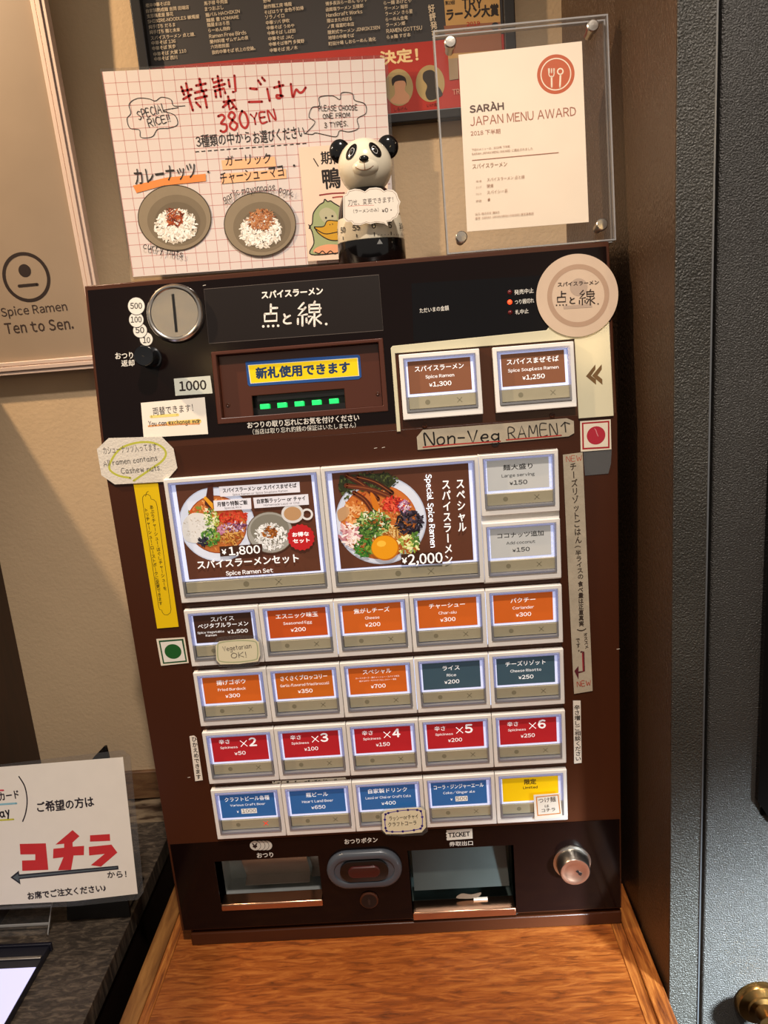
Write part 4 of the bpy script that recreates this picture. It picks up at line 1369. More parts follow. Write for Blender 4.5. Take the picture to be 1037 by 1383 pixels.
sub(kl, 'keyhole', MB().prism([(c[0] + .0005, c[1] + .0008), (c[0] + .0025, c[1] + .0022), (c[0] + .0040, c[1] + .0004), (c[0] + .0066, c[1] - .0012), (c[0] + .0054, c[1] - .0040), (c[0] + .0032, c[1] - .0030), (c[0] + .0028, c[1] - .0012)], 0.0153, 0.0157), M_blackp, at=TM.at)

k = Ink(FACE, 0.00065, e8)
for x in (312, 296, 278, 258):
    k.up().disc((x, 41), 27, '#170A09')
    k.up().disc((x, 41), 25, '#CFCBC0')
k.text('¥', (247, 53), (269, 52), 24, '#241110', 0.04)
k.text('おつり', (268, 98), (343, 94), 26, OW, 0.03)
k.done('change_lettering', TM)
k = Ink(FACE, 0.00065, e8)
k.text('おつりボタン', (676, 35), (830, 25), 26, OW, 0.03)
k.done('refund_lettering', TM)
k = Ink(FACE, 0.00065, d4)
k.up().poly([(228, 67), (338, 60), (340, 102), (232, 110), (228, 104), (232, 98), (227, 92), (231, 86), (226, 80), (230, 74)], '#DCD8CC')
k.text('TICKET', (238, 97), (328, 91), 21, '#241A16', 0.05)
k.text('券取出口', (242, 135), (341, 130), 22, OW, 0.02)
k.done('ticket_lettering', TM)
# screws on the faces
mb = MB()
for pl_, px, d in ((UPPER, f2((468, 0)), 0), ):
    pass
for px in (c4((163, 655)), c4((688, 613))):
    c = FACE.un(*px)
    TM.part('screw', MB().lathe([(0.0023, 0.0), (0.0022, 0.0008), (0.0012, 0.0011), (0.0010, 0.0006), (0.0001, 0.0006)], (c[0], c[1], 0), n=20), M_brown, smooth=True)
for px in (f2((112, 347)), f2((917, 286))):
    c = UPPER.un(*px, -0.006)
    m = MB().lathe([(0.0018, -0.006), (0.0017, -0.0053), (0.0009, -0.0051), (0.0001, -0.0055)], (c[0], c[1], 0), n=16)
    TM.wpart('screw', UPPER, m, M_brown, smooth=True)

mb = MB()
for k_, px in ((c3, (960, 578)), (c3, (985, 576)), (g5, (650, 432)), (c3, (415, 60)), (g1, (300, 1130)), (g2, (235, 203)), (h2, (648, 835))):
    pl_ = UPPER if k_ is g1 or k_ is g2 else FACE
    if pl_ is UPPER:
        continue
    c = FACE.un(*k_(px))
    mb.prism([(c[0] - .0016, c[1] - .0003), (c[0] + .0014, c[1] + .0001), (c[0] + .0010, c[1] + .0004), (c[0] - .0010, c[1] + .0002)], 0.0, 0.00008)
TM.part('paint_chips', mb, M_paper)['kind'] = 'stuff'

# ================================================================== STICKERS AND NOTES ON THE MACHINE
def note(name, label, cat, plane, k, outline, mat, d0, th=0.0004, smooth=False, group=None, draw=None, bevel=0, part='paper', film=None):
    P = P4(plane, k, outline, d0)
    if smooth:
        P = smooth_pts(P, True, 5)
    c = sum(P) / len(P)
    low = min(p[1] for p in P)
    t = Thing(name, label, cat, plane, (float(c[0]), float(low), d0), group)
    t.part(part, MB().prism(P, d0, d0 + th), mat)
    if film:
        t.part('laminate', MB().prism(P4(plane, k, film, d0), d0 - 0.0001, d0 + th * 0.4), M_film)
    if draw:
        i = Ink(plane, d0 + th + 0.00003, k)
        draw(i)
        i.done('lettering', t)
    return t


# round shop sticker
c = UPPER.un(779.5, 399, 0.003)
rr = float(np.linalg.norm(UPPER.un(835, 397, 0.003) - c))
t = Thing('round_sticker', 'large round pale sticker with shop name over the machine\'s upper corner', 'sticker', UPPER, (c[0], c[1] - rr, 0.002))
t.part('disc', MB().lathe([(rr, 0.002), (rr, 0.0026)], (c[0], c[1], 0), n=72), pmat('pearl_paper', '#CBB39C', 0.3, var=0.05, vscale=30))
k = Ink(UPPER, 0.00265, c4)
k.up().disc((795, 120), 128, '#AE9078', r0=108, n=64)
k.up().disc((797, 85), 36, '#B09A88')
k.up().poly([(733, 163), (850, 152), (852, 168), (736, 175)], '#B09A88')
k.text('スパイスラーメン', (711, 83), (880, 73), 17, '#3A2A20', 0.03)
k.up()
logo(k, (704, 103), 6.4, 6.0, '#2E2018', 5, -0.04)
k.done('lettering', t)


def dr(i):
    i.hand('Non-Veg', (52, 152), (420, 134), 62, '#1E1C1A', 8, 0.05)
    i.hand('RAMEN', (470, 122), (712, 100), 58, '#35302C', 5.5, 0.03)
    i.up().stroke([(42, 163), (200, 148), (428, 133)], 6, '#B0302A')
    i.stroke([(458, 126), (600, 115), (733, 103)], 6, '#B0302A')
    i.stroke([(755, 86), (750, 38)], 6, '#35302C')
    i.stroke([(732, 58), (750, 38), (774, 46)], 6, '#35302C', smooth=False)


note('tape_label', 'long grey tape strip handwritten Non-Veg RAMEN with an up arrow', 'label', FACE, f3, [(40, 76), (760, 18), (795, 32), (797, 92), (770, 108), (15, 176), (10, 112)], M_kraft, 0.0006, draw=dr)


def dr(i):
    i.up().poly([(222, 872), (542, 848), (545, 1168), (228, 1185)], '#A8222A')
    i.up().poly([(240, 888), (525, 868), (527, 1150), (247, 1165)], '#E6DCC8')
    i.up().disc((387, 1020), 108, '#B02C3C', n=40)
    i.up().stroke([(370, 940), (385, 960), (398, 1000), (412, 1030)], 9, '#D88C90')


note('non_vegetarian_mark', 'square white sticker with red border and red dot', 'sticker', FACE, h8, [(200, 855), (556, 832), (565, 1182), (208, 1210)], pmat('sticker_white', '#E6DCC8', 0.35), 0.0006, 0.0003, draw=dr)
t = note('tape_patch', 'square of greyish see-through tape below the red dot sticker', 'tape', FACE, f4, [(272, 128), (552, 118), (545, 260), (520, 360), (290, 380), (278, 250)], clear_mat('dull_tape', '#8A8C90', 0.3, 0.2, haze=0.12), 0.0002, 0.0002)


def dr(i):
    i.hand('NEW', (108, 246), (258, 232), 52, '#B4402E', 5)
    i.text('チーズリゾットごはん', (172, 250), (228, 1050), 70, '#3A2E26', 0.02, 0.12, mode='down')
    i.text('（半ライスの', (214, 1050), (250, 1400), 62, '#3A2E26', 0.02, 0.12, mode='down')
    i.k = h2
    i.text('食べ量は正直真実', (205, 40), (216, 570), 62, '#3A2E26', 0.03, 0.14, mode='down')
    i.text('）', (215, 560), (222, 660), 110, '#3A2E26', 0.02, mode='down')
    i.text('オススメ', (262, 640), (278, 830), 50, '#3A2E26', 0.02, 0.1, mode='down')
    i.text('です。', (172, 700), (186, 850), 50, '#3A2E26', 0.02, 0.1, mode='down')
    i.up().stroke([(212, 866), (240, 866), (248, 1090), (188, 1104)], 20, '#5A2028', smooth=False)
    i.up().stroke([(228, 880), (236, 1085)], 12, '#A03038', smooth=False)
    i.up().poly([(134, 1088), (182, 1030), (182, 1185)], '#5A2028')
    i.hand('NEW', (168, 1270), (325, 1252), 60, '#B4402E', 6)
    i.k = f4


note('menu_strip', 'tall worn grey paper strip handwritten about cheese risotto rice, red arrow at its foot', 'label', FACE, PX, [f4((72, 176)), f4((265, 152)), h2((292, 0)), h2((346, 1320)), h2((130, 1356)), h2((62, 0))], M_kraft, 0.0006, draw=lambda i: (setattr(i, 'k', f4), dr(i)))


def dr(i):
    i.text('辛さ増しご相談ください', (779, 952), (781, 1028), 8.5, '#2A2420', 0.02, mode='down')


note('small_strip_label', 'narrow white strip label right of the red spiciness buttons, below the grey paper strip', 'label', FACE, PX, [c8((815, 556)), c8((849, 556)), d2((854, 234)), d2((820, 238))], M_paper, 0.0004, draw=dr)
note('small_strip_label', 'narrow white strip label left of the red spiciness buttons, below the green dot sticker', 'label', FACE, d1,
     [(87, 115), (107, 112), (119, 122), (147, 312), (113, 317)], M_paper, 0.0004, draw=lambda i: i.text('ひかえめできます', (107, 116), (129, 310), 25, '#2A2420', 0.02, mode='down'))


def dr(i):
    i.k = c5
    i.stroke([(203, 232), (210, 222), (224, 219), (236, 226), (240, 240), (252, 243), (261, 252), (266, 270), (327, 722), (324, 738), (312, 747), (298, 746), (289, 736), (287, 726), (278, 724), (273, 712), (203, 250)], 2.2, '#3A3010', closed=True, smooth=False)
    i.stroke([(216, 228), (220, 212), (228, 206)], 2.2, '#3A3010')
    i.text('あぶりチャーシュー・ほぐしチャーシューを', (240, 265), (302, 640), 18, '#2E2610', 0.01, mode='down')
    i.text('トリチャーシュー・ローストポークに変更できます', (218, 278), (283, 705), 18, '#2E2610', 0.01, mode='down')


note('yellow_strip_label', 'tall bright yellow label strip with two columns of small print', 'label', FACE, c5, [(163, 172), (270, 168), (361, 798), (267, 806)], pmat('yellow_vinyl', '#EAC400', 0.4), 0.0004, draw=dr)


def dr(i):
    i.up().poly([(468, 132), (755, 110), (800, 378), (520, 402)], '#1E5030')
    i.up().poly([(488, 150), (738, 130), (782, 362), (534, 385)], '#E6E2D8')
    i.up().disc((636, 258), 98, '#1E5A24', n=40, ry=92)


note('vegetarian_mark', 'square white sticker with green border and green dot', 'sticker', FACE, g4, [(442, 112), (772, 92), (820, 390), (498, 424)], pmat('sticker_white', '#E6DCC8', 0.35), 0.0004, 0.0003, draw=dr)


def dr(i):
    gy = '#A8A838'
    i.stroke([(570, 998), (430, 970), (330, 900), (345, 800), (450, 660), (620, 592), (800, 582), (930, 630), (985, 710), (940, 800), (800, 900), (610, 1030)], 24, '#C2C24A')
    i.text('カシューナッツ入ってます。', (258, 722), (905, 680), 90, '#5A5450', 0.0, 0.10)
    i.hand('All ramen contains', (262, 860), (885, 792), 62, '#6A645E', 7)
    i.hand('Cashew nuts.', (470, 948), (930, 905), 62, '#6A645E', 7)


note('octagonal_note', 'pale eight-sided handwritten note ringed in yellow-green, saying all ramen contains cashew nuts', 'note', FACE, g2, [(318, 533), (935, 515), (1075, 655), (1120, 880), (985, 1040), (392, 1072), (235, 965), (182, 660)], pmat('textured_card', '#E0D8CA', 0.85, bump=0.2, bscale=600), 0.0012, 0.0006, draw=dr)


def dr(i):
    i.up().stroke([(245, 478), (330, 472)], 9, '#E8D27C')
    i.up().stroke([(300, 500), (398, 492)], 14, '#EBCB6A')
    i.up().stroke([(237, 508), (300, 503), (398, 500)], 5, '#E8A060')
    i.text('両替できます！', (252, 474), (380, 462), 26, '#4A4440', 0.0, 0.1)
    i.hand('You can exchange mor', (238, 507), (402, 498), 14, '#4A4440', 1.9)


note('exchange_note', 'small white handwritten note below the 1000 decal, highlighted in yellow and orange', 'note', UPPER, c3, [(213, 434), (416, 416), (427, 533), (222, 545)], M_paper, 0.0008, 0.0004, draw=dr)


def dr(i):
    i.stroke([(225, 295), (300, 285), (375, 288), (392, 305), (394, 355), (380, 372), (300, 382), (232, 380), (216, 365), (214, 315)], 5, '#A8B088', closed=True)
    i.hand('Vegetarian', (240, 334), (366, 318), 22, '#6A6058', 2.6)
    i.hand('OK!', (277, 364), (342, 358), 24, '#6A6058', 3)


note('rounded_sticker', 'cream rounded sticker with dotted green border reading Vegetarian OK', 'sticker', FACE, c7, [(220, 288), (300, 280), (380, 276), (400, 292), (406, 350), (396, 378), (310, 390), (226, 392), (208, 372), (205, 310)], pmat('cream_sticker', '#E0D8B8', 0.6), 0.0082, 0.0004, draw=dr,
     film=[(212, 270), (300, 262), (392, 262), (415, 290), (418, 360), (400, 392), (310, 412), (220, 402), (196, 372), (192, 300)])


def dr(i):
    pu = '#4A3C9C'
    pts = smooth_pts([(985, 462), (1050, 450), (1115, 448), (1135, 462), (1137, 520), (1120, 535), (1050, 545), (985, 545), (972, 530), (970, 475)], True, 3)
    for p in pts[::2]:
        i.disc(p, 6, pu, n=10)
    i.stroke([(985, 462), (1050, 450), (1115, 448), (1135, 462), (1137, 520), (1120, 535), (1050, 545), (985, 545), (972, 530), (970, 475)], 4, pu, closed=True)
    i.text('ラッシーorチャイ', (990, 498), (1120, 487), 24, '#2C2620', 0.01, 0.08)
    i.text('クラフトコーラ', (985, 524), (1112, 514), 22, '#2C2620', 0.01, 0.08)


note('rounded_sticker', 'cream rounded sticker with purple dotted border below the homemade drink button', 'sticker', FACE, d1, [(975, 448), (1050, 440), (1130, 436), (1150, 450), (1155, 525), (1135, 548), (1050, 556), (975, 556), (958, 538), (955, 468)], pmat('cream_sticker', '#E0D8B8', 0.6), 0.0082, 0.0004, draw=dr,
     film=[(965, 442), (1050, 434), (1140, 430), (1160, 450), (1163, 545), (1140, 562), (1050, 566), (975, 562), (950, 540), (948, 460)])


def dr(i):
    i.stroke([(650, 390), (748, 380), (757, 463), (656, 473)], 7, '#D08030', closed=True, smooth=False)
    i.text('つけ麺', (660, 418), (738, 410), 27, '#4A3C30', 0.01, 0.06)
    i.text('は', (688, 437), (708, 435), 14, '#4A3C30', 0.01, 0.06)
    i.text('コチラ', (674, 458), (735, 452), 17, '#4A3C30', 0.01, 0.06)


note('square_note', 'small square paper note with orange border on the yellow limited button', 'note', FACE, d2, [(637, 380), (757, 371), (767, 478), (642, 493)], M_paper, 0.0082, 0.0004, draw=dr)


def dr(i):
    rnd = random.Random(4)
    x = 466
    while x < 790:
        w = rnd.uniform(4, 14)
        y = 322 - (x - 466) * 0.03 + rnd.uniform(-4, 6)
        if rnd.random() < 0.6:
            i.poly([(x, y), (x + w, y - 2), (x + w * .8, y + rnd.uniform(4, 9)), (x + 1, y + 6)], '#2A2420')
        x += w + 3


note('torn_strip_label', 'torn leftover white label strip between the red and blue button rows', 'label', FACE, d1, [(460, 318), (600, 310), (790, 300), (796, 312), (740, 322), (620, 326), (560, 332), (462, 336)], M_paper, 0.0006, 0.0002, draw=dr)

# ================================================================== ON TOP OF THE MACHINE
# award stand
def quad(plane, k, pts, d=0.0):
    return P4(plane, k, pts, d)


AO = P4(AWARD, PX, [(586.3, 42.6), (818.2, 17.5), (834.5, 326.7), (602.6, 343)])
ax0, ax1 = (AO[0][0] + AO[3][0]) / 2, (AO[1][0] + AO[2][0]) / 2
ay1 = (AO[0][1] + AO[1][1]) / 2
t = Thing('award_stand', 'clear acrylic frame on four metal studs holding a printed award card', 'award', AWARD, (0.377, 0.0006, 0))
for nm, d0 in (('front_plate', 0.0000), ('back_plate', -0.0085)):
    t.part(nm, MB().box(ax0, ax1, 0.0006, ay1, d0 - 0.004, d0), M_acryl, bevel=0.0004)
    t.part('plate_edge', MB().plate(ax0, 0.0006, ax1, ay1, [(ax0 + 0.0012, 0.0018, ax1 - 0.0012, ay1 - 0.0012)], d0 - 0.0041, d0 + 0.0001), M_acedge)
for px in ((608, 57.6), (800, 35.8), (623, 320.4), (812.4, 303.6)):
    c = AWARD.un(*px, 0.003)
    t.part('stud', MB().lathe([(0.0035, -0.0125), (0.0035, -0.001), (0.0048, 0.0), (0.0048, 0.0046), (0.0040, 0.0054), (0.0001, 0.0056)], (c[0], c[1], 0), n=28), M_steel, smooth=True)
pp = P4(AWARD, PX, [(618.9, 74), (785.6, 55.6), (795, 299.8), (630.7, 312.9)], -0.0042)
t.part('award_card', MB().prism(pp, -0.0046, -0.0042), pmat('cream_card', '#F2DEC4', 0.7, var=0.02))
k = Ink(AWARD, -0.00415, e2)
k.disc((680, 360), 101, '#C05A30', n=56)
k.up().disc((680, 360), 83, '#EFDDC2', r0=77, n=56)
wc = '#EFDDC2'
k.up()
for x in (645, 657, 669):
    k.stroke([(x, 330), (x, 352)], 6, wc, smooth=False)
k.stroke([(640, 330), (644, 365), (657, 375), (669, 365), (672, 330)], 5, wc)
k.stroke([(657, 372), (658, 428)], 9, wc, smooth=False)
k.disc((704, 345), 18, wc, r0=11)
k.stroke([(705, 362), (702, 428)], 9, wc, smooth=False)
k.text('SARÀH', (218, 568), (400, 550), 44, '#5A4238', 0.035)
k.text('JAPAN MENU AWARD', (220, 640), (790, 583), 46, '#A86850', 0.0)
k.text('2018 下半期', (222, 693), (382, 680), 26, '#A86850', 0.0)
k.k = e3
br = '#A07458'
k.text('下記のメニューは、2018年 下半期', (228, 57), (432, 38), 13, br)
k.text('SARAH JAPAN MENU AWARD に選出されました', (228, 80), (556, 50), 14, br)
k.up().stroke([(230, 106), (694, 64)], 3, '#A86850', smooth=False)
k.text('スパイスラーメン', (232, 152), (418, 137), 24, br)
for a, b, y, xb in (('店名', 'スパイスラーメン 点と線', 220, 512), ('エリア', '関東', 254, 345), ('ジャンル', 'スパイシー系', 288, 421), ('評価', '★', 326, 330)):
    k.text(a, (250, y + 5), (280, y + 2), 10, br)
    k.text(b, (310, y), (xb, y - (xb - 310) * 0.08), 18, br)
k.text('協力: 株式会社 講談社', (246, 402), (378, 390), 11, br)
k.text('運営: SARAH JAPAN MENU AWARD 運営事務局', (246, 425), (560, 398), 12, br)
k.done('lettering', t)

# panda kitchen timer
pc = Vector((0.2437, 0.058, 0.629))
t = Thing('panda_timer', 'glossy panda shaped kitchen timer with black base and minute dial', 'timer', None, tuple(pc))
T2 = lambda m: m


def pt_part(name, mb, mat, label=None, **k):
    o = new_obj(name, mb.v, mb.f, [mat], None, t.o, **k)
    if label:
        o['label'] = label
    return o


M_gb = pmat('gloss_black', '#0B0A0B', 0.12)
M_gw = pmat('gloss_ivory', '#D9CFB8', 0.16, var=0.04, vscale=20)
pt_part('base', MB().lathe([(0.0285, 0.0), (0.0295, 0.0012), (0.0295, 0.0188), (0.0290, 0.0193)], n=64), M_gb, smooth=True)
pt_part('dial', MB().lathe([(0.0288, 0.0193), (0.0290, 0.0200), (0.0283, 0.0330), (0.0272, 0.0385)], n=64), M_gw, smooth=True)
pt_part('shoulders', MB().lathe([(0.0272, 0.0385), (0.0268, 0.0410), (0.0255, 0.0480), (0.0225, 0.0560), (0.0160, 0.0620)], n=64), M_gb, smooth=True)
hd = pt_part('head', MB().ball((0, 0, 0.0800), 0.0232, 0.0225, 0.0228, 44, 26), M_gw, smooth=True)
for sx in (-1, 1):
    pt_part('ear', MB().ball((sx * 0.0205, 0.002, 0.0945), 0.0092, 0.0052, 0.0098, 24, 14), M_gb, smooth=True)
mz = MB().ball((0.0005, -0.0145, 0.0765), 0.0125, 0.0105, 0.0085, 28, 16)
sub(hd, 'muzzle', mz, M_gw, smooth=True)


def on_head(az, el, r=0.0228):
    a, e = math.radians(az), math.radians(el)
    return Vector((r * math.sin(a) * math.cos(e), -r * math.cos(a) * math.cos(e), 0.0800 + r * math.sin(e)))


def patch(name, az, el, w, h, rot, mat, r, n=24):
    """an oval laid on the head's surface"""
    m = MB()
    vs = [tuple(on_head(az, el, r + 0.0006))]
    for ring in (0.5, 1.0):
        for i in range(n):
            a = 2 * math.pi * i / n
            x, y = ring * w * math.cos(a), ring * h * math.sin(a)
            x, y = x * math.cos(rot) - y * math.sin(rot), x * math.sin(rot) + y * math.cos(rot)
            vs.append(tuple(on_head(az + x, el + y, r + (0.0005 if ring < 1 else 0.0001))))
    fs = [(0, 1 + i, 1 + (i + 1) % n) for i in range(n)] + [(1 + i, 1 + n + i, 1 + n + (i + 1) % n, 1 + (i + 1) % n) for i in range(n)]
    m.add(vs, fs)
    sub(hd, name, m, mat, smooth=True)


for sx in (-1, 1):
    patch('eye_patch', sx * 29, 26, 12.5, 19, sx * 0.45, M_gb, 0.0230)
    patch('eye', sx * 27, 24, 6.5, 9.5, sx * 0.3, pmat('eye_white', '#CFCBC6', 0.2), 0.0233)
    patch('iris', sx * 26.5, 23.5, 5.0, 7.5, sx * 0.3, M_gb, 0.0236)
    patch('pupil', sx * 26.5, 23.0, 2.4, 4.2, sx * 0.3, pmat('pupil_dark', '#26221F', 0.3), 0.0239)
sub(hd, 'nose', MB().ball((0.0002, -0.0245, 0.0822), 0.0040, 0.0022, 0.0026, 20, 12), M_gb, smooth=True)
mo = MB().tube([(0.0003, -0.0253, 0.0798), (0.0003, -0.0255, 0.0765), (0.0003, -0.0245, 0.0730)], 0.0003, 6)
sm = []
for i in range(9):
    x = -0.0075 + i * 0.015 / 8
    z = 0.0733 + 0.0030 * (x / 0.0075) ** 2
    q = 1 - (x / 0.0125) ** 2 - ((z - 0.0765) / 0.0085) ** 2
    sm.append((x, -0.0145 - 0.0105 * math.sqrt(max(q, 0)) - 0.0001, z))
mo.tube(sm, 0.0003, 6)
sub(hd, 'mouth', mo, pmat('mouth_brown', '#6A4020', 0.4), smooth=True)
# dial figures wrapped round the drum
k = Ink(FACE, 0.0, local=True)
R_ = 0.0292
for i, s_ in ((-15, '45'), (-10, '50'), (-5, '55'), (0, '0'), (5, '5'), (10, '10'), (15, '15')):
    a = i * 6 + 8
    x = R_ * math.radians(a)
    k.text(s_, (x, 0.0288), None, 0.0060, '#2A2622', 0.02, mode='mid')
    k.rect((x - 0.0004, 0.0208), (x + 0.0004, 0.0236), '#2A2622')
for j in range(1, 15):
    if j % 5:
        x = R_ * math.radians(j * 6 + 8)
        k.rect((x - 0.0003, 0.0209), (x + 0.0003, 0.0215), '#2A2622')
k.up().poly([(0.0055, 0.0140), (0.0105, 0.0140), (0.0080, 0.0180)], '#8A8A88')


def wrap(p):
    a = p[0] / R_
    r = (R_ if p[1] < 0.0195 else 0.0291 - (p[1] - 0.0200) * 0.055) + 0.0003 + p[2]
    r = max(r, 0.0298) if p[1] < 0.0195 else r
    return (r * math.sin(a), -r * math.cos(a), p[1])


k.done('dial_figures', parent=t.o, wrap=wrap)

# bubble note
bub = [(411, 545), (440, 530), (452, 502), (510, 486), (560, 492), (600, 510), (640, 480), (700, 474), (740, 482), (770, 505), (800, 492), (850, 497), (880, 525), (895, 570), (912, 600), (898, 640), (902, 690), (880, 735), (850, 748), (835, 770), (795, 775), (802, 812), (770, 790), (700, 782), (650, 795), (610, 785), (560, 805), (500, 800), (480, 775), (440, 775), (412, 745)]


def dr(i):
    ins = [(655 + (x - 655) * 0.955, 645 + (y - 645) * 0.93) for x, y in bub]
    i.stroke(ins, 3, '#8A6A50', closed=True, smooth=False)
    i.stroke([(450, 640), (560, 632), (680, 630)], 4, '#D88C80')
    i.text('刀せ、変更できます！', (455, 636), (850, 604), 50, '#5A4A44', 0.0, 0.1)
    i.text('（ラーメンのみ）', (500, 700), (722, 688), 34, '#5A4A44', 0.0, 0.08)
    i.text('¥0・', (750, 692), (835, 690), 36, '#4A3C38', 0.01, 0.06)


note('speech_bubble_note', 'cloud-shaped white paper note taped across the panda timer', 'note', BUBBLE, e1, bub, M_paper, 0.0, 0.0005, draw=dr)

# grid sheet about special rice
def dr(i):
    g = '#C08A86'
    for a in range(24):
        x = 138 + a * 15.95
        i.stroke([(x, 97 - a * 0.95), (180 + a * 14.6, 372 - a * 0.95)], 0.8, g, smooth=False)
    for b in range(1, 18):
        tt = b / 17.6
        i.stroke([(138 + 42 * tt, 97 + 275 * tt), (519 + 12 * tt, 79 + 275 * tt - 4 * tt)], 0.8, g, smooth=False)
    i.lv = 3
    i.k = c1
    rd = '#A82A28'
    i.lv = 4
    i.k = f7
    for st in ([(388, 138), (402, 178)], [(392, 160), (440, 150)], [(412, 120), (428, 198), (446, 256)], [(398, 200), (436, 178)],
               [(462, 132), (510, 122)], [(480, 98), (490, 158)], [(456, 168), (514, 154)], [(458, 198), (516, 184)], [(498, 160), (508, 200), (516, 242)], [(462, 216), (484, 240)],
               [(544, 98), (548, 118), (592, 104)], [(550, 140), (606, 124)], [(570, 84), (586, 188)], [(558, 160), (562, 190)], [(556, 158), (602, 146), (608, 170)], [(624, 102), (630, 138)], [(654, 82), (660, 160), (646, 164)],
               [(600, 214), (656, 204)], [(622, 186), (626, 208)], [(632, 208), (596, 240)], [(624, 222), (630, 252), (648, 240)], [(640, 216), (664, 250)],
               [(732, 146), (766, 150)], [(726, 214), (792, 212)], [(772, 106), (786, 126)], [(792, 92), (806, 108)],
               [(818, 148), (830, 208)], [(852, 142), (898, 130)], [(876, 112), (886, 186), (868, 194), (866, 180), (896, 184)],
               [(936, 124), (946, 190), (962, 152), (978, 166), (994, 164), (1010, 142)]):
        i.stroke([(x, y) for x, y in st], 11.5, rd, smooth=len(st) > 3)
    i.k = c1
    i.hand('380', (594, 357), (670, 344), 42, rd, 6)
    i.hand('YEN', (680, 336), (742, 324), 26, rd, 4.5)
    bl = '#2A2422'
    i.text('3種類の中から', (530, 398), (676, 384), 30, bl, 0.01, 0.06)
    i.text('お選びください', (684, 388), (822, 370), 30, bl, 0.01, 0.06)
    for a in range(18):
        x = 526 + a * 17
        i.stroke([(x, 409 - a * 1.3), (x + 9, 408 - a * 1.3)], 2.2, bl, smooth=False)
    i.stroke([(480, 290), (440, 298), (470, 310), (478, 335), (455, 345), (425, 348), (410, 368), (380, 370), (375, 350), (350, 345), (342, 320), (352, 305), (348, 280), (370, 265), (400, 266), (418, 272), (435, 262), (460, 268), (468, 285), (498, 285)], 1.8, bl)
    i.hand('SPECIAL', (374, 322), (448, 300), 21, bl, 2.0)
    i.hand('RICE!!', (402, 342), (458, 326), 18, bl, 2.0)
    i.stroke([(822, 360), (848, 330), (832, 315), (840, 290), (860, 285), (860, 262), (895, 258), (915, 268), (920, 250), (948, 252), (955, 270), (982, 280), (985, 305), (962, 320), (965, 345), (940, 355), (915, 352), (905, 368), (870, 362), (850, 358), (840, 362), (822, 360)], 1.8, bl)
    i.hand('PLEASE CHOOSE', (858, 299), (962, 296), 12, bl, 1.6)
    i.hand('ONE FROM', (870, 320), (942, 315), 11, bl, 1.6)
    i.hand('3 TYPES.', (874, 344), (936, 339), 12, bl, 1.6)
    i.up().poly([(358, 500), (368, 520), (440, 500), (555, 488), (554, 468), (450, 478)], '#E08A48')
    i.up().poly([(596, 432), (740, 422), (744, 448), (600, 458)], '#EFB88C')
    i.up().poly([(600, 468), (770, 455), (772, 480), (596, 495)], '#EFB88C')
    i.text('カレーナッツ', (366, 500), (530, 480), 40, bl, 0.01, 0.06)
    i.text('ガーリック', (608, 448), (730, 440), 26, bl, 0.01, 0.06)
    i.text('チャーシューマヨ', (596, 498), (765, 476), 30, bl, 0.01, 0.06)
    i.disc((561, 463), 3, bl, n=10)
    i.disc((792, 446), 3, bl, n=10)
    pts = [(608, 548), (628, 528), (650, 522), (690, 514), (740, 516), (790, 532)]
    # bowls, printed photographs
    i.k = f8
    for (cx, cy), rx, ry, (rxx, ryy), (tx, ty), cols, sd in (((303, 298), 199, 167, (310, 342), (302, 292), ['#8A3418', '#A84A20', '#5C2412', '#B86A38'], 41), ((763, 333), 195, 163, (768, 370), (772, 308), ['#A8683C', '#B87C50', '#8A4C28', '#C89468'], 42)):
        i.up().disc((cx, cy), rx, '#3E3428', n=56, ry=ry)
        i.up().disc((cx, cy), rx - 5, '#8C7E68', n=56, ry=ry - 5)
        i.up().disc((cx + 12, cy + 14), rx * 0.80, '#796C58', n=48, ry=ry * 0.78)
        i.up().disc((cx + 16, cy + 24), rx * 0.62, '#6C604E', n=48, ry=ry * 0.62)
        i.up(); i.blobs((rxx, ryy), 112, 84, 420, 8, ['#EEE8DC', '#D8D0C2', '#F6F2EA', '#C6BCAC'], sd)
        i.up(); i.blobs((rxx, ryy - 8), 104, 80, 260, 7, ['#F2EEE6', '#E2DACC', '#FAF8F2'], sd + 5)
        i.up(); i.blobs((tx, ty), 52 if sd == 41 else 74, 44 if sd == 41 else 54, 90 if sd == 41 else 240, 7 if sd == 41 else 6, cols, sd + 2, 2.2)
        i.lv += 3
    i.k = c1
    i.hand('garlic', (606, 545), (648, 524), 17, bl, 1.8)
    i.hand('mayonnaise', (654, 522), (742, 511), 16, bl, 1.8)
    i.hand('pork.', (752, 519), (790, 531), 17, bl, 1.8)
    i.hand('curry nuts', (388, 669), (492, 694), 17, bl, 2.0)


t = note('menu_sheet', 'white grid-ruled laminated sheet handwritten with the special rice menu and two bowls', 'menu', SHEET, PX, [(138, 97), (519, 79), (535, 349), (180, 374)], pmat('sheet_paper', '#D6CBC6', 0.6, var=0.01), 0.0, 0.0004, draw=dr,
         film=[(135, 93), (523, 74), (540, 351), (178, 377)])


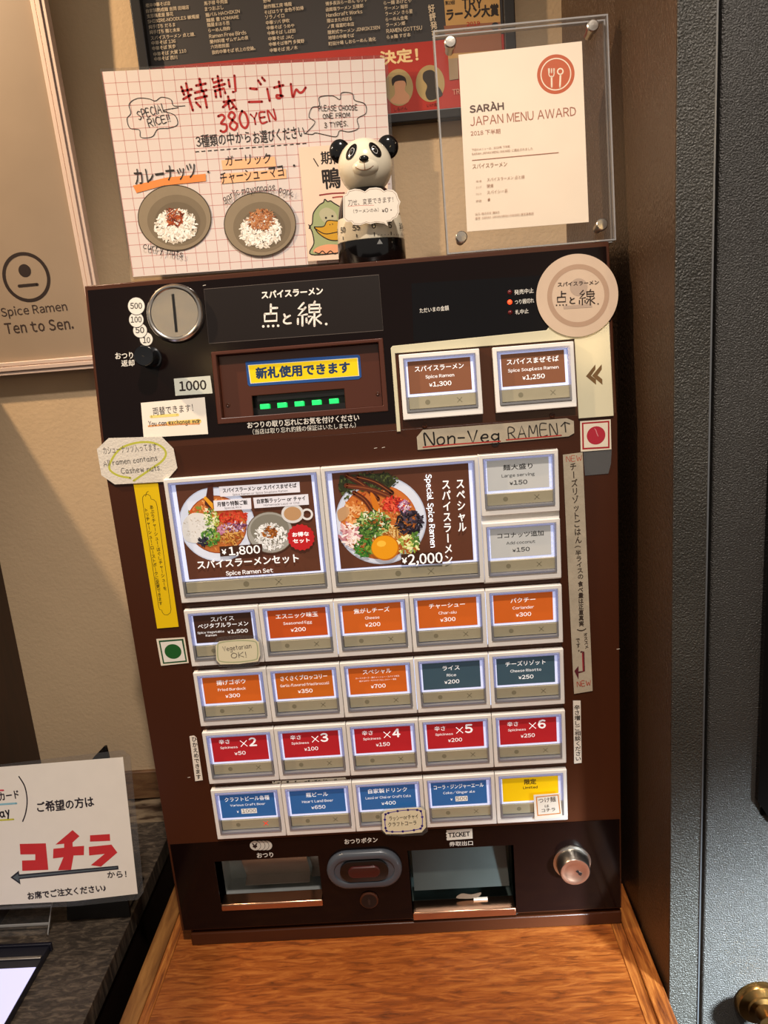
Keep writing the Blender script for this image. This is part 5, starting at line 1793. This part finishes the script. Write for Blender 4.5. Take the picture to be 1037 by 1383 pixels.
def dr(i):
    bl = '#221C1A'
    i.stroke([(152, 222), (192, 288)], 9, bl)
    i.text('期間限定', (218, 275), (640, 252), 108, bl, 0.02, 0.06)
    i.text('鴨', (240, 490), (392, 475), 165, bl, 0.022)
    i.stroke([(205, 542), (300, 528), (420, 522)], 12, '#8C3434')
    i.stroke([(320, 563), (370, 556), (420, 555)], 12, '#A85048')
    # duck
    body = [(130, 1060), (155, 960), (138, 860), (115, 818), (140, 790), (150, 700), (200, 630), (238, 605), (250, 578), (275, 598), (300, 592), (330, 612), (400, 660), (470, 760), (520, 900), (520, 1040), (400, 1045)]
    i.up().poly(body, '#9CA678', smooth=True)
    i.up().poly([(200, 700), (260, 650), (340, 690), (350, 760), (250, 780)], '#B4B090', smooth=True)
    i.up().poly([(160, 1045), (180, 1000), (280, 972), (400, 985), (480, 1040), (330, 1055)], '#E0A078', smooth=True)
    i.up().stroke(body, 9, bl, closed=True)
    i.up().poly([(158, 820), (240, 815), (270, 768), (330, 765), (460, 790), (500, 850), (420, 925), (300, 935), (200, 880)], '#C8982C', smooth=True)
    i.up().stroke([(158, 820), (240, 815), (270, 768), (330, 765), (460, 790), (500, 850), (420, 925), (300, 935), (200, 880), (158, 820)], 8, bl)
    i.stroke([(160, 830), (250, 880), (360, 865), (470, 850)], 8, bl)
    for p, r in (((260, 740), 9), ((316, 725), 9), ((295, 800), 5), ((318, 795), 5)):
        i.disc(p, r, bl, n=12)
    i.stroke([(165, 1040), (200, 1052), (230, 1030), (262, 1055), (300, 1030), (335, 1055), (380, 1035)], 8, bl)
    i.stroke([(108, 800), (125, 820), (112, 832)], 7, bl)


note('duck_note', 'pinkish paper note with a hand-drawn green duck, half hidden by the panda', 'note', DUCK, e1, [(20, 125), (788, 70), (820, 1075), (104, 1120)], pmat('pinkish_paper', '#E6CDB6', 0.7, var=0.02), 0.0, 0.0004, draw=dr)

# ================================================================== WALL POSTERS
# dark framed poster
t = Thing('framed_ramen_poster', 'black framed poster listing ramen shops with a red band below', 'poster', WALL, (0.21, 0.768, 0))
fr = (0.0285, 0.768, 0.3940, 1.20)
inn = (0.0385, 0.777, 0.3835, 1.19)
t.part('frame', MB().plate(*fr, [inn], 0.0, 0.014), pmat('black_frame', '#14100F', 0.35), bevel=0.001)
t.part('poster_print', MB().box(inn[0], inn[2], inn[1], inn[3], 0.0, 0.0040), pmat('charcoal_print', '#2D2826', 0.5, var=0.04))
k = Ink(WALL, 0.0041, e5)
redl = P4(WALL, e5, [(0, 268), (900, 170)], 0.0041)
vr = 0.855
vrr = 0.8425
k2 = Ink(WALL, 0.0041, local=True)
ra, rb = WALL.un(*e5((540, 202)), 0.0041), WALL.un(*e5((260, 232)), 0.0041)
vr = float((ra[1] + rb[1]) / 2)
k2.polyuv([np.array(p) for p in ((inn[0], inn[1]), (inn[2], inn[1]), (inn[2], vr), (inn[0], vr))], '#A83024')
k2.done('red_band', t)
wt = '#C9B79C'
k.lv = 2
k.text('決定！', (276, 325), (462, 305), 60, '#E8C890', 0.035)
k.disc((365, 438), 71, '#A89060', n=40, ry=84)
k.disc((522, 418), 72, '#A89060', n=40, ry=84)
k.up().poly([(322, 505), (345, 470), (345, 400), (400, 400), (395, 450), (418, 480), (410, 512), (365, 522)], '#C8906A', smooth=True)
k.up().poly([(335, 430), (330, 395), (362, 374), (398, 390), (402, 430), (392, 405), (350, 408)], '#2A1C14', smooth=True)
k.up().poly([(485, 395), (490, 362), (525, 350), (552, 372), (550, 415), (575, 450), (580, 480), (520, 502), (498, 470), (506, 430)], '#3A342E', smooth=True)
k.text('しらけん', (342, 558), (408, 550), 16, '#3A1410')
k.text('いけ麺', (505, 537), (560, 531), 16, '#3A1410')
# book cover at the right of the poster
k.up().poly([(588, -40), (866, -60), (880, 270), (612, 300)], '#B89058')
k.up().poly([(590, 130), (872, 110), (880, 250), (610, 270)], '#8C5A40')
k.text('TRY', (682, 48), (782, 40), 46, '#2A201A', 0.03)
k.text('ラーメン大賞', (606, 105), (864, 78), 52, '#2A201A', 0.045)
k.text('2019', (704, 132), (770, 126), 18, '#A82A20', 0.02)
k.text('第19回', (597, 26), (644, 22), 18, '#2A201A', 0.02)
k.disc((846, 133), 19, '#2A2A30')
k.up().poly([(612, 295), (660, 290), (664, 395), (618, 402)], '#9A8468')
k.text('好評発売', (525, 22), (548, 190), 34, wt, 0.03, mode='down')
k.text('TRY', (634, 475), (690, 468), 24, '#C88870', 0.02)
cols = [
    (e4, [(64, 40, 187, 27, '櫻井中華そば店'), (66, 67, 280, 47, '自家製熟成麺 吉岡 田端店'), (70, 93, 202, 80, '支那蕎麦屋 藤花'), (74, 120, 332, 93, 'SHIBIRE-NOODLES 蝋燭屋'), (80, 147, 212, 134, '純手打ち だるま'), (84, 173, 236, 160, '純手打ち 麺と未来'), (90, 203, 310, 182, 'スパイスラーメン 点と線.'), (94, 228, 214, 216, '中華そば 136'), (98, 255, 214, 242, '中華そば 笑歩'), (104, 284, 267, 265, '中華そば 大賀 110'), (108, 308, 222, 297, '中華そば 西川')]),
    (e4, [(356, 30, 473, 18, '馬子禄 牛肉面'), (360, 58, 453, 48, 'まつおぶし'), (364, 88, 534, 68, '麺バル HACHIKIN'), (368, 114, 530, 96, '麺屋 豊 HOMARE'), (372, 138, 483, 126, '麺屋まほろ芭'), (378, 165, 487, 154, 'らーめん飛粋'), (382, 194, 567, 174, 'Ramen Free Birds'), (386, 222, 577, 200, '蘭州料理 ザムザムの泉'), (390, 247, 482, 238, '六坊担担面'), (396, 275, 612, 252, '我的中華そば 机上の空論。')]),
    (e4, [(652, 18, 690, 12, '野寿'), (655, 47, 794, 32, '創作麺工房 鳴龍'), (658, 76, 853, 52, 'そばはうす 金色不如帰'), (662, 100, 757, 90, 'ソラノイロ'), (666, 128, 783, 115, '中華ソバ 伊吹'), (670, 154, 807, 140, '中華そば うめや'), (674, 180, 812, 166, '中華そば しば田'), (678, 208, 803, 196, '中華そば JAC'), (682, 236, 857, 217, '中華そば専門 多賀野'), (686, 266, 823, 250, '中華そば 児ノ木')]),
    (e5, [(0, 33, 207, 12, '博多長浜らーめん もりや'), (2, 62, 188, 42, '函館塩ラーメン 五稜郭'), (4, 90, 183, 70, 'Handicraft Works'), (8, 118, 131, 106, '陽はまたのぼる'), (10, 146, 142, 133, 'ノ貫 福富町本店'), (12, 176, 271, 150, '隠剣式ラーメン JINRIKISEN'), (14, 203, 142, 190, '地球の中華そば'), (16, 233, 251, 208, '町田汁場 しおらーめん 進化')]),
    (e5, [(290, 30, 428, 17, 'らー麺 あけどや'), (294, 57, 411, 45, 'ラーメン 麺哲'), (298, 84, 434, 70, 'ラーメン きら星'), (300, 112, 410, 101, 'らーめん金竜'), (302, 140, 397, 130, 'ラーメン郷'), (304, 170, 481, 152, 'RAMEN GOTTSU'), (306, 200, 424, 187, 'らぁ麺 すぎ本')]),
]
for kk, ls in cols:
    k.k = kk
    for x0, y0, x1, y1, s_ in ls:
        k.text(s_, (x0, y0), (x1, y1), 18, wt, 0.012)
k.done('lettering', t)

# left poster with a ridged pale frame
LP = LEFTPOSTER
t = Thing('framed_face_poster', 'grey-beige poster with a simple round face logo in a ridged pale frame', 'poster', LP, (-0.125, 0, 0))
oR = float(LP.un(123, 440)[0])
oL = -0.248 - oR + 0.0
iR = float(LP.un(112, 400)[0])
rings = []
mb = MB()
w_ = 0.0145
oB, oT = 0.0, 0.52
steps = [(0.0, 0.0035, 0.006), (0.0035, 0.0042, 0.0045), (0.0042, 0.0085, 0.0075), (0.0085, 0.0092, 0.0050), (0.0092, 0.0132, 0.0065)]
oR = -0.0435
oL = -0.2060
for a, b, hgt in steps:
    t.part('frame_ridge', MB().plate(oL + a, oB + a, oR - a, oT - a, [(oL + b, oB + b, oR - b, oT - b)], -0.004, hgt), pmat('pale_aluminium', '#DCC4B4', 0.35, metal=0.2), bevel=0.0004)
t.part('poster_print', MB().box(oL + 0.013, oR - 0.013, oB + 0.013, oT - 0.013, -0.004, 0.0010), pmat('grey_beige_print', '#95836F', 0.35, var=0.06, vscale=12))
k = Ink(LP, 0.0012, f6)
ccf = LP.un(35.5, 374.5, 0.0012)
k.local = True
k.disc(tuple(ccf), 0.0247, '#2A1E1A', r0=0.0213, n=64)
k.local = False
k.disc((203, 400), 51, '#2A1E1A', n=32)
k.stroke([(157, 527), (306, 513)], 24, '#2A1E1A', smooth=False)
k.text('Spice Ramen', (20, 800), (560, 748), 92, '#3A2C26', 0.01, track=0.04)
k.text('Ten to Sen.', (50, 922), (608, 878), 86, '#3A2C26', 0.015, track=0.05)
k.done('lettering', t)

# ================================================================== LEFT COUNTER THINGS
t = Thing('laminated_sign', 'laminated white sign with big red katakana and a black arrow', 'sign', SIGN, (-0.12, -0.001, 0))
so = P4(SIGN, PX, [(-60, 1040), (166, 1013), (176, 1021), (194, 1205), (186, 1215), (100, 1224), (0, 1229), (-60, 1230)])
t.part('laminate', MB().prism(so, -0.0004, 0.0), M_film)
si = P4(SIGN, PX, [(-50, 1040), (166, 1022.5), (186, 1207), (100, 1217), (0, 1222), (-50, 1223)], 0.0002)
t.part('paper', MB().prism(si, 0.0001, 0.0003), M_paper)
k = Ink(SIGN, 0.00035, d5)
bl, rd = '#2A2228', '#C83030'
k.text('ご希望の方は', (180, 378), (448, 350), 50, bl, 0.03, 0.08)
k.stroke([(90, 207), (118, 255), (129, 320), (122, 380), (108, 420)], 6, bl)
k.text('カード', (0, 322), (92, 308), 38, bl, 0.03, 0.05)
k.hand('Pay', (-22, 404), (48, 392), 40, bl, 7)
k.stroke([(-10, 273), (16, 272)], 8, '#D84A58')
k.stroke([(-10, 340), (78, 334)], 9, '#8CBCC8')
k.stroke([(-10, 415), (64, 410)], 8, '#C8C040')
k.up()
for ps in ([(94, 527), (218, 524), (230, 650), (106, 655), (105, 606), (168, 604), (168, 576), (97, 577)],
           [(264, 530), (345, 461), (378, 490), (345, 520), (346, 540), (400, 536), (399, 580), (350, 582), (338, 650), (276, 652), (302, 590), (252, 596), (254, 550), (305, 545), (305, 526)],
           [(428, 486), (522, 480), (524, 512), (428, 516)],
           [(422, 541), (530, 530), (558, 568), (480, 635), (432, 628), (498, 574), (424, 582)]):
    k.poly(ps, rd)
k.up().poly([(50, 686), (90, 654), (92, 672), (562, 630), (564, 648), (94, 694), (98, 720)], '#2A2A30')
k.up().poly([(62, 686), (86, 668), (88, 680), (556, 637), (557, 642), (90, 688), (90, 706)], '#5A6264')
k.text('から！', (512, 688), (602, 684), 30, bl, 0.02, 0.06)
k.text('お席でご注文ください♪', (135, 792), (505, 752), 36, bl, 0.03, 0.06)
k.done('lettering', t)
# easel behind the sign
t = Thing('sign_easel', 'small black pointed easel propping up the laminated sign from behind', 'easel', None, (-0.085, 0.040, 0.0))
P = Plane((0, 0.022, 0.0), X, lean(6))
a = P.un(143, 1008); b = P.un(127, 1022); c_ = P.un(146, 1020)
m = MB().prism([(a[0] - 0.002, a[1]), (a[0], a[1]), (c_[0] + 0.001, c_[1] - 0.01), (a[0] + 0.002, 0.001), (a[0] - 0.065, 0.001), (a[0] - 0.05, a[1] - 0.05), (b[0], b[1])], -0.003, 0.0)
M2 = t.o.matrix_world.inverted() @ P.M()
new_obj('back_plate', [tuple(M2 @ Vector(p)) for p in m.v], m.f, [M_blackp], None, t.o)
new_obj('foot', *(lambda m: (m.v, m.f))(MB().box(-0.03, 0.02, -0.005, 0.04, 0.0005, 0.0025)), [M_blackp], None, t.o, bevel=0.0005)
# acrylic holder under the sign
t = Thing('acrylic_holder', 'bent clear acrylic holder under the laminated sign', 'holder', None, (-0.16, -0.01, 0.0))
m = MB()
xr, xl = -0.1395 + 0.16, -0.13
pr = [(0.042, 0.0290), (0.029, 0.0225), (0.018, 0.0095), (0.012, 0.0020)]
vs = []
for y, z in pr:
    vs += [(xl, y, z), (xr, y, z)]
m.add(vs, [(2 * i, 2 * i + 1, 2 * i + 3, 2 * i + 2) for i in range(len(pr) - 1)])
o = new_obj('bent_sheet', m.v, m.f, [M_acryl], None, t.o)
sm_ = o.modifiers.new('solid', 'SOLIDIFY'); sm_.thickness = 0.002
m = MB()
for i in range(len(pr) - 1):
    (ya, za), (yb, zb) = pr[i], pr[i + 1]
    m.add([(xr, ya, za + 0.001), (xr + 0.0008, ya, za + 0.001), (xr + 0.0008, yb, zb + 0.001), (xr, yb, zb + 0.001), (xr, ya, za - 0.001), (xr + 0.0008, ya, za - 0.001), (xr + 0.0008, yb, zb - 0.001), (xr, yb, zb - 0.001)],
          [(0, 3, 2, 1), (4, 5, 6, 7), (0, 1, 5, 4), (1, 2, 6, 5), (2, 3, 7, 6), (3, 0, 4, 7)])
for (yy, zz) in (pr[1], pr[2]):
    m.box(xl, xr, yy - 0.0006, yy + 0.0006, zz - 0.0008, zz + 0.0014)
new_obj('sheet_edge', m.v, m.f, [M_acedge], None, t.o)
new_obj('foot', *(lambda m: (m.v, m.f))(MB().box(xl, xr - 0.004, 0.014, 0.05, 0.0006, 0.0022)), [M_acryl], None, t.o)
# tablet
t = Thing('order_tablet', 'tablet lying on the dark counter with a bright lavender-white screen', 'tablet', None, (-0.17, -0.1, 0.0))
g = lambda px, z=0.008: TOPZ.un(*px, z)
xr = -0.1265 + 0.17 - 0.0005
new_obj('tablet_body', *(lambda m: (m.v, m.f))(MB().box(-0.16, xr, -0.14, 0.0815, 0.0005, 0.0075)), [pmat('tablet_black', '#1A1A22', 0.3)], None, t.o, bevel=0.001)
new_obj('metal_edge', *(lambda m: (m.v, m.f))(MB().box(-0.16, xr - 0.001, 0.0640, 0.0675, 0.0075, 0.0090)), [M_steel], None, t.o, bevel=0.0006)
new_obj('rear_ridge', *(lambda m: (m.v, m.f))(MB().box(-0.16, xr + 0.002, 0.0800, 0.0835, 0.0010, 0.0100)), [pmat('navy_black', '#14141F', 0.25)], None, t.o, bevel=0.0008)
new_obj('screen', *(lambda m: (m.v, m.f))(MB().box(-0.158, xr - 0.0010, -0.138, 0.0540, 0.0075, 0.0080)), [pmat('tablet_screen', '#C8C8F4', 0.3, emit=0.62, ecol='#CFCFFF')], None, t.o)
